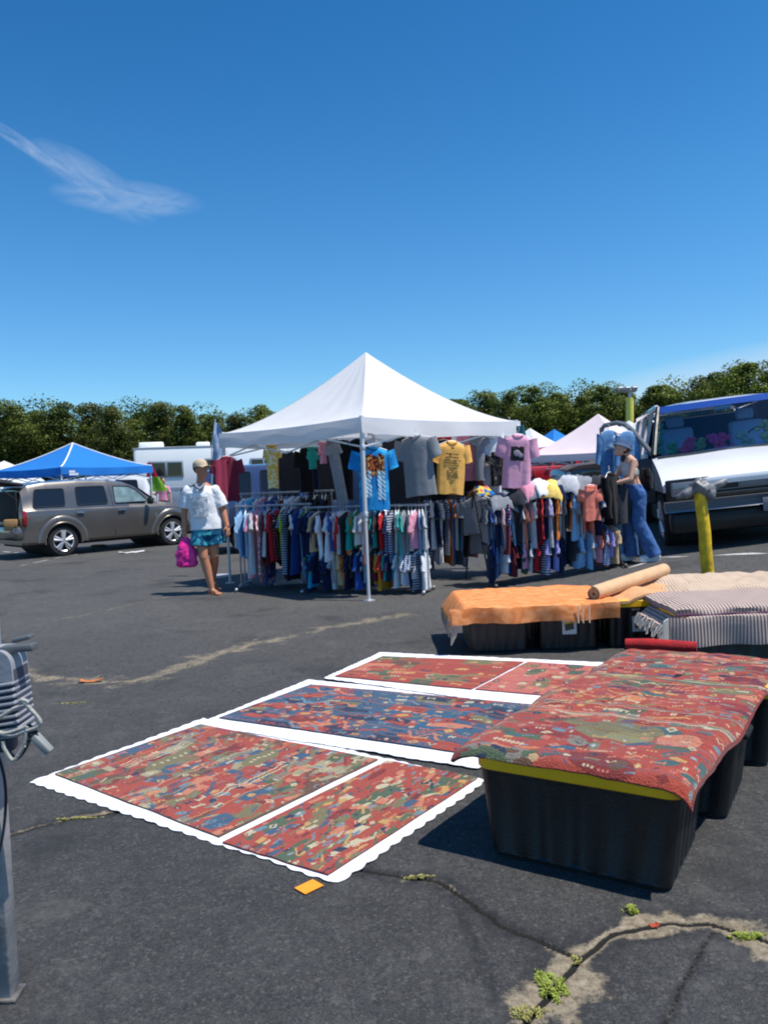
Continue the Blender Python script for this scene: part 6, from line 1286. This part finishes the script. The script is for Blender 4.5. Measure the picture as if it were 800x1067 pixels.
# ---- long red rug draped over the tubs
NL, NR = Vector((.216, 3.135, 0)), Vector((1.012, 2.63, 0)); FL = Vector((1.34, 4.70, 0)); dL = FL-NL
def drape(u, v):
    p = NL.lerp(NR, u)+dL*v*(1+.04*u); s_ = v*dL.length; z = .424
    z += .010*nz(p.x*5, p.y*5)+.006*nz(p.x*14, p.y*14) + .012*max(0, math.sin(s_*3.0-.6))
    z -= .026*max(0, math.sin((s_-.50)/.72*2*math.pi+0))**2*(1 if s_ > .3 else 0)*.6                 # sag between tubs
    f0 = max(0, 1-s_/.075); z -= .034*f0**1.8; p += -dL.normalized()*0 ; back = dL.normalized()*.012*f0**2.2; p = p+back   # rolls over the near edge
    fl = max(0, 1-u/.10); z -= .035*fl**1.6
    fr = max(0, 1-(1-u)/.09); z -= (.045+.02*math.sin(s_*4))*fr**1.5; p = p - (NR-NL).normalized()*(.028*fr**2)*(1+math.sin(s_*6)*.3)
    cr_ = max(0, 1-math.hypot(1-u, v*2.2)/.13); z += -.02*cr_
    p.z = z; return (p.x+.01*nz(v*6, 2)*(1 if u < .5 else -1), p.y, z)
rug('draped_rug', 'long red figured rug draped over the row of black tubs, front right', drape, scene_rug_f(), th=.016, edge=DRED, under=NAVY)
# rolled red end at the far side
mb = MB(); a_ = P(652, 680, 4.78); b_ = P(726, 683, 4.62); a_.z = b_.z = .425
mb.tube([a_, a_.lerp(b_, .33)+Vector((0, 0, .004)), a_.lerp(b_, .66), b_], [.034, .038, .038, .034], 14); rr_ = mb.build('rolled_rug', mat('red_wool', C(170, 30, 34), .95, var=.25, vscale=16, bump=.5, bscale=120)); tag(rr_, 'small bright red rolled rug at the far end of the long red rug', 'rug')
# ---- orange rug
om = blotch_mat('orange_rug', [C(204, 112, 60), C(232, 150, 94), C(212, 126, 70), C(236, 162, 106), C(206, 118, 62)], 5, rough=.95, stretch=(1, 3, 1)); 
for k in ('orange_rug',):
    n_ = MATS[k].node_tree.nodes; 
    for x in n_:
        if x.type == 'VALTORGB': x.color_ramp.interpolation = 'LINEAR'
def drape2(x0, x1, yf, yb, ztop, drop_f, drop_l=0, drop_r=0, seed=0, skew=.0, wv=.010, skewy=0):
    def fn(u, v):
        # v from the hanging front hem to the back edge
        Lf = drop_f; Ltot = drop_f+(yb-yf); s_ = v*Ltot; x = x0+(x1-x0)*u
        r_ = .05
        if s_ < Lf: y = yf-.012-.02*math.sin(x*13+seed)*(1-s_/Lf); z = ztop-(Lf-s_)*.96
        else:
            y = yf+(s_-Lf); z = ztop
        k = max(0, 1-abs(s_-Lf)/r_); z -= .012*k; y += .006*k
        el = max(0, 1-u/.09) if drop_l else 0; er_ = max(0, 1-(1-u)/.09) if drop_r else 0
        if s_ >= Lf: z -= drop_l*el**1.3+drop_r*er_**1.3
        z += wv*(nz(x*4+seed, y*4)+.6*nz(x*11, y*11+seed)); x += skew*(y-yf) + .008*nz(v*5+seed, u*2)
        return (x, y+skewy*u, z)
    return fn
def rug_simple(name, label, fn, m, nu=90, nv=70, th=.009, grp=None): mb = MB(); mb.sheet(fn, nu, nv, th); return tag(mb.build(name, m, angle=70), label, 'rug', grp)
orange = rug_simple('draped_rug', 'plain orange rug draped over the black tubs behind the laid out rugs', drape2(.50, 1.86, 6.44, 7.36, .41, .14, .16, 0, 1, wv=.012, skew=-.02), om)
mb = MB()
for i in range(16): x = .50; y = 6.50+i*.055; mb.tube([(x+.0, y, .26+.01*math.sin(i)), (x-.012, y+.01, .20), (x-.006, y, .15+.02*math.sin(i*2))], .004, 4)
for i in range(10): mb.tube([(.505+i*.006, 6.43, .24), (.50+i*.004, 6.425, .17), (.497, 6.43, .10+.01*(i % 3))], .004, 4)
fr = mb.build('fringe', mat('grey_fringe', C(165, 155, 145), .9), orange); mb = MB()
for x_ in (1.52, 1.56, 1.61): mb.box((x_, 6.405, .315), (.012, .006, .14))
mb.build('stripe', mat('pale_weft', C(230, 200, 160), .9), orange)
# coil and end of the rolled tan rug
tanm = mat('tan_rug', C(212, 172, 132), .95, var=.1, vscale=14, bump=.5, bscale=90)
ra, rb = P(618, 616, 6.55), P(692, 592, 7.5); ra.z = .455; rb.z = .50; dd = (rb-ra).normalized(); sd_ = dd.cross(Vector((0, 0, 1))).normalized(); up_ = sd_.cross(dd)
t = bpy.data.objects.new('rolled_rug', None); COL.objects.link(t); t.location = (0, 0, 0); tag(t, 'pale tan rug rolled into a tube on top of the tubs', 'rug')
mb = MB(); sp = []; 
for i in range(95):
    a = i*.22; r_ = .010+.0021*a; sp.append((r_*math.cos(a), r_*math.sin(a)))
inner = [(x, z) for x, z in sp]; outer_ = [(x*(1+.0085/max(.012, math.hypot(x, z))), z*(1+.0085/max(.012, math.hypot(x, z)))) for x, z in sp]
prof = inner+outer_[::-1]; n = len(prof)
rings_ = []
for f, k in ((0, 1), (.3, 1.03), (.7, 1.0), (1, .98)): c_ = ra+(rb-ra)*f; rings_.append([c_+(sd_*x+up_*z)*k*1.0 for x, z in prof])
mb.loft(rings_, caps=False); vs0 = []; 
for ring in (rings_[0], rings_[-1]):
    k0 = len(sp); fs = [(i, i+1, 2*k0-2-i, 2*k0-1-i) for i in range(k0-1)]; mb.add(ring, fs)
mb.build('roll', tanm, t, angle=50)
mb = MB(); mb.tube([ra-dd*.004+(sd_*x+up_*z)*1.02 for x, z in sp[70:]], .007, 6); [mb.tube([ra+sd_*(-.03+.014*i)-dd*.006-up_*.055, ra+sd_*(-.035+.012*i)-dd*.02-up_*.12, ra+sd_*(-.035+.012*i)-dd*.02-up_*(.17+.02*(i % 2))], .004, 4) for i in range(5)]; mb.build('fringe', mat('brown_fringe', C(120, 95, 75), .9), t)
# tan flat part between, with a wavy edge
tan2 = mat('peach_rug', C(214, 160, 112), .95, var=.12, vscale=9, bump=.5, bscale=90)
def wav_fn(u, v):
    x = 1.82+.72*u; y = 6.47+.85*v; z = .395+.045*max(0, math.sin(u*7.2-1.4))*(1-.4*v)+.008*nz(x*9, y*9)+.02*u; return (x, y+.05*u, z)
rug_simple('folded_rug', 'peach rug with a rippled front edge beside the rolled tan one', wav_fn, tan2, 60, 30, .02)
# ---- grey striped knitted rugs
gs = stripe_mat('grey_ribbed_wool', [C(150, 130, 124), C(200, 180, 168)], 13.0, 'X', .95, bump=.8)
gs2 = stripe_mat('cream_ribbed_wool', [C(182, 158, 138), C(212, 190, 166)], 13.0, 'X', .95, bump=.6)
lower = rug_simple('draped_rug', 'grey ribbed rug hanging over the tub fronts, lower of the striped pair', drape2(2.0, 3.75, 5.73, 6.42, .40, .21, .12, 0, 4, wv=.008), gs, 90, 60, .02)
mb = MB()
for i in range(26): y = 5.74+.7*i/26; z = .30-.02*math.sin(i); mb.tube([(2.0, y, z), (1.975, y+.008*math.sin(i*3), z-.035), (1.965, y, z-.075-.015*math.sin(i*5))], .006, 4)
for i in range(12): z = .22+.015*i; mb.tube([(2.0, 5.715, z), (1.965, 5.71, z-.02), (1.955, 5.71, z-.05)], .006, 4)
mb.build('fringe', mat('cream_fringe', C(215, 205, 190), .9), lower)
upper = rug_simple('folded_rug', 'grey ribbed rug folded double with a purple edge, upper of the striped pair', drape2(2.08, 3.8, 5.78, 6.5, .455, .05, .03, 0, 9, wv=.014), gs, 90, 40, .035)
mb = MB(); mb.tube([(2.07+i*.07, 5.755+.004*math.sin(i), .397+.004*math.sin(i*1.3)) for i in range(25)], .009, 6); mb.build('binding', mat('purple_binding', C(88, 48, 78), .9), upper)
rug_simple('folded_rug', 'cream ribbed rug on the tubs behind the grey striped pair', drape2(2.38, 3.95, 6.62, 7.55, .44, .04, .03, 0, 12, wv=.03), gs2, 80, 40, .035)

# ================================================================== METAL POST AT THE LEFT EDGE
def Pl(px, py, Y=2.42): return P(px, py, Y)
gp = G(8, 1038); PY = gp.y; s_px = PY/840
post = thing('metal_post', 'worn aluminium post with a ribbed housing and tied cord at the left edge', 'post', (0, 0, 0)); post.location = (gp.x, PY, 0); po = post.location
alu = mat('worn_aluminium', (.30, .30, .30, 1), .5, metal=.3, var=.35, vscale=7, bump=.15, bscale=40)
def L_(px, py, dy=0): v = P(px, py, PY+dy)-po; return v
x900 = L_(8, 900).x; wpost = .045
mb = MB(); mb.box((x900-wpost/2, 0, .40), (wpost, .06, .80), bev=.006); mb.build('post_tube', alu, post)
mb = MB(); mb.box((x900-wpost/2, 0, .006), (wpost+.03, .08, .012), bev=.003); mb.build('base_plate', mat('rusty_steel', (.14, .13, .12, 1), .7, metal=.4, var=.5, vscale=16, bump=.4, bscale=60), post)
mb = MB(); ux = L_(-7, 600).x; mb.box((ux-.03, 0, 1.13), (.06, .05, .62), bev=.005); mb.build('upper_tube', mat('pale_aluminium', C(160, 168, 176), .45, metal=.2, var=.15, vscale=9), post)
hz = mat('housing_grey', C(150, 152, 158), .55, var=.12, vscale=10, bump=.1); zt, zb = L_(10, 674).z, L_(10, 745).z; xr_t = L_(23, 700).x
mb = MB(); pts = []
for i in range(11): a = R(90*i/10); pts.append((xr_t-.035+.035*math.sin(a), -.05, zt-.045+.045*math.cos(a)))
pts += [(xr_t+.004, -.05, zt-.06), (xr_t+.012, -.05, zb-.01), (xr_t-.15, -.05, zb-.03), (xr_t-.15, -.05, zt)]; mb.prism([Vector(p)+Vector((0, -.01, 0)) for p in pts], (0, .09, 0)); mb.build('housing', mat('housing_dark', C(66, 68, 80), .6), post)
mb = MB(); pts = [(xr_t-.035+.037*math.sin(R(9*i)), -.07, zt-.043+.045*math.cos(R(9*i))) for i in range(11)]+[(xr_t+.004, -.07, zt-.085), (xr_t-.15, -.07, zt-.095), (xr_t-.15, -.07, zt+.002)]; mb.prism(pts, (0, .105, 0)); mb.cyl((L_(5, 690).x, -.069, L_(5, 690).z), (L_(5, 690).x, -.076, L_(5, 690).z), .011, n=14); mb.build('housing_cap', hz, post)
for i in range(9):
    z = zt-.100-i*.0185; mb = MB(); mb.box((xr_t-.072+.0012*i, -.02, z), (.158, .115, .0095), rot=Ry(R(-7)), bev=.003); mb.build('rib', hz, post)
mb = MB(); mb.box((L_(24, 671).x, -.03, L_(24, 673).z), (.095, .04, .020), rot=Ry(R(-3)), bev=.004); mb.box((L_(24, 667).x-.005, .01, L_(24, 666).z), (.055, .03, .012), rot=Ry(R(-12)), bev=.003); mb.build('lever', mat('lever_grey', C(105, 108, 110), .5, metal=.4), post)
crd = mat('dirty_cord', C(168, 165, 158), .85, var=.2, vscale=40, bump=.4, bscale=200)
def sm_path(pts, dy=-.09, k=5):
    pp = [L_(*p[:2], 0)+Vector((0, dy+(p[2] if len(p) > 2 else 0), 0)) for p in pts]; o = []
    for i in range(len(pp)-1):
        p0, p1, p2, p3 = pp[max(i-1, 0)], pp[i], pp[i+1], pp[min(i+2, len(pp)-1)]
        for j in range(k): f = j/k; o.append(.5*((2*p1)+(p2-p0)*f+(2*p0-5*p1+4*p2-p3)*f*f+(3*p1-p0-3*p2+p3)*f**3))
    o.append(pp[-1]); return o
mb = MB()
for pth in ([(-20, 752), (0, 749), (15, 738), (30, 729), (41, 725), (42, 722), (36, 720)], [(36, 720), (44, 728), (55, 741), (52, 748), (40, 752), (28, 756), (14, 754), (-8, 748)], [(-15, 760), (5, 752), (20, 754), (35, 750), (42, 747)], [(42, 747), (41, 757), (36, 772), (28, 781), (20, 770), (18, 762)],
            [(12, 754), (12, 765), (10, 780), (3, 790), (-8, 794)], [(40, 752), (40, 762, .01), (39, 768)]):
    mb.tube(sm_path(pth), .0058, 8)
mb.build('cord', crd, post)
mb = MB(); mb.tube(sm_path([(-6, 745), (4, 768), (14, 800), (16, 830), (13, 860), (8, 880), (-2, 892)], -.06), .0042, 7); mb.build('black_cable', rubber, post)
mb = MB(); mb.tube(sm_path([(18, 762), (20, 772), (28, 781), (36, 774), (42, 762)], -.075), .007, 8); mb.build('ring', mat('dark_ring', (.06, .06, .06, 1), .5, metal=.4), post)
mb = MB(); a_ = L_(48, 757)+Vector((0, -.08, 0)); b2 = L_(64, 774)+Vector((0, -.08, 0)); mb.cyl(a_-(b2-a_)*.5, a_, .013, .015, n=12); mb.build('plug_sleeve', rubber, post); mb = MB(); dq = (b2-a_); mb.box((a_+b2)/2, (.030, .020, dq.length), rot=dq.to_track_quat('Z', 'Y').to_matrix(), bev=.004); mb.build('plug', mat('plug_grey', C(140, 142, 138), .5), post)
mb = MB(); mb.box(L_(10, 768)+Vector((-.02, -.05, .0)), (.12, .05, .05), bev=.012); mb.build('clamp', mat('housing_dark', C(66, 68, 80), .6), post)

# ================================================================== WEEDS IN THE CRACKS
wm_ = mat('weed_green', C(138, 150, 58), .7, var=.35, vscale=60); wm2 = mat('weed_dry', C(155, 150, 85), .8, var=.3, vscale=60)
def weed(px, py, rx, ry, n, label, seed, h=.022, m=None):
    rnd = random.Random(seed); c = G(px, py); mb = MB()
    for i in range(n):
        a = rnd.uniform(0, 6.28); q = math.sqrt(rnd.random())*(.75+.5*nz(math.cos(a)*1.7+seed, math.sin(a)*1.7)); x, y = math.cos(a)*q*rx, math.sin(a)*q*ry
        if nz(x*45+seed, y*45) < -.12 - .0*q: continue
        h_ = 1; L = h*rnd.uniform(.4, 1.3)*(1.15-q*.6); b_ = rnd.uniform(0, 6.28); ln = rnd.uniform(.2, 1.1)*L; w = rnd.uniform(.0012, .0026)
        sx, sy = -math.sin(b_)*w, math.cos(b_)*w; p1 = (x+math.cos(b_)*ln*.5, y+math.sin(b_)*ln*.5, L*.75); p2 = (x+math.cos(b_)*ln, y+math.sin(b_)*ln, L*.9)
        mb.add([(x-sx, y-sy, 0), (x+sx, y+sy, 0), (p1[0]+sx*1.3, p1[1]+sy*1.3, p1[2]), (p1[0]-sx*1.3, p1[1]-sy*1.3, p1[2]), p2], [(0, 1, 2, 3), (3, 2, 4)])
    o = mb.build('weed_tuft', m or wm_, smooth=False); o.location = c-Vector((0, 0, .006)); tag(o, label, 'weeds', 'weeds growing in the asphalt cracks')
weed(573, 1028, .055, .085, 1500, 'bright green weed tuft at the bottom, in the sandy crack', 1, .016)
weed(657, 950, .022, .036, 420, 'small green tuft by the foot of the nearest tub', 2, .02)
weed(775, 976, .10, .028, 1300, 'long low green weeds at the right edge of the crack', 3, .013)
weed(550, 1056, .07, .04, 650, 'sparse dry weeds in the crack at the bottom edge', 4, .012, wm2)
weed(438, 914, .065, .014, 420, 'thin yellow green weeds in the crack right of the orange tag', 5, .011, wm2)
weed(80, 853, .17, .012, 700, 'low dry weeds in the crack left of the white cloth', 6, .010, wm2)
weed(600, 1000, .02, .03, 160, 'few small dry blades where the cracks meet', 7, .010, wm2)
weed(75, 733, .16, .03, 500, 'faint weeds in the sandy streak beyond the cord', 8, .012, wm2)
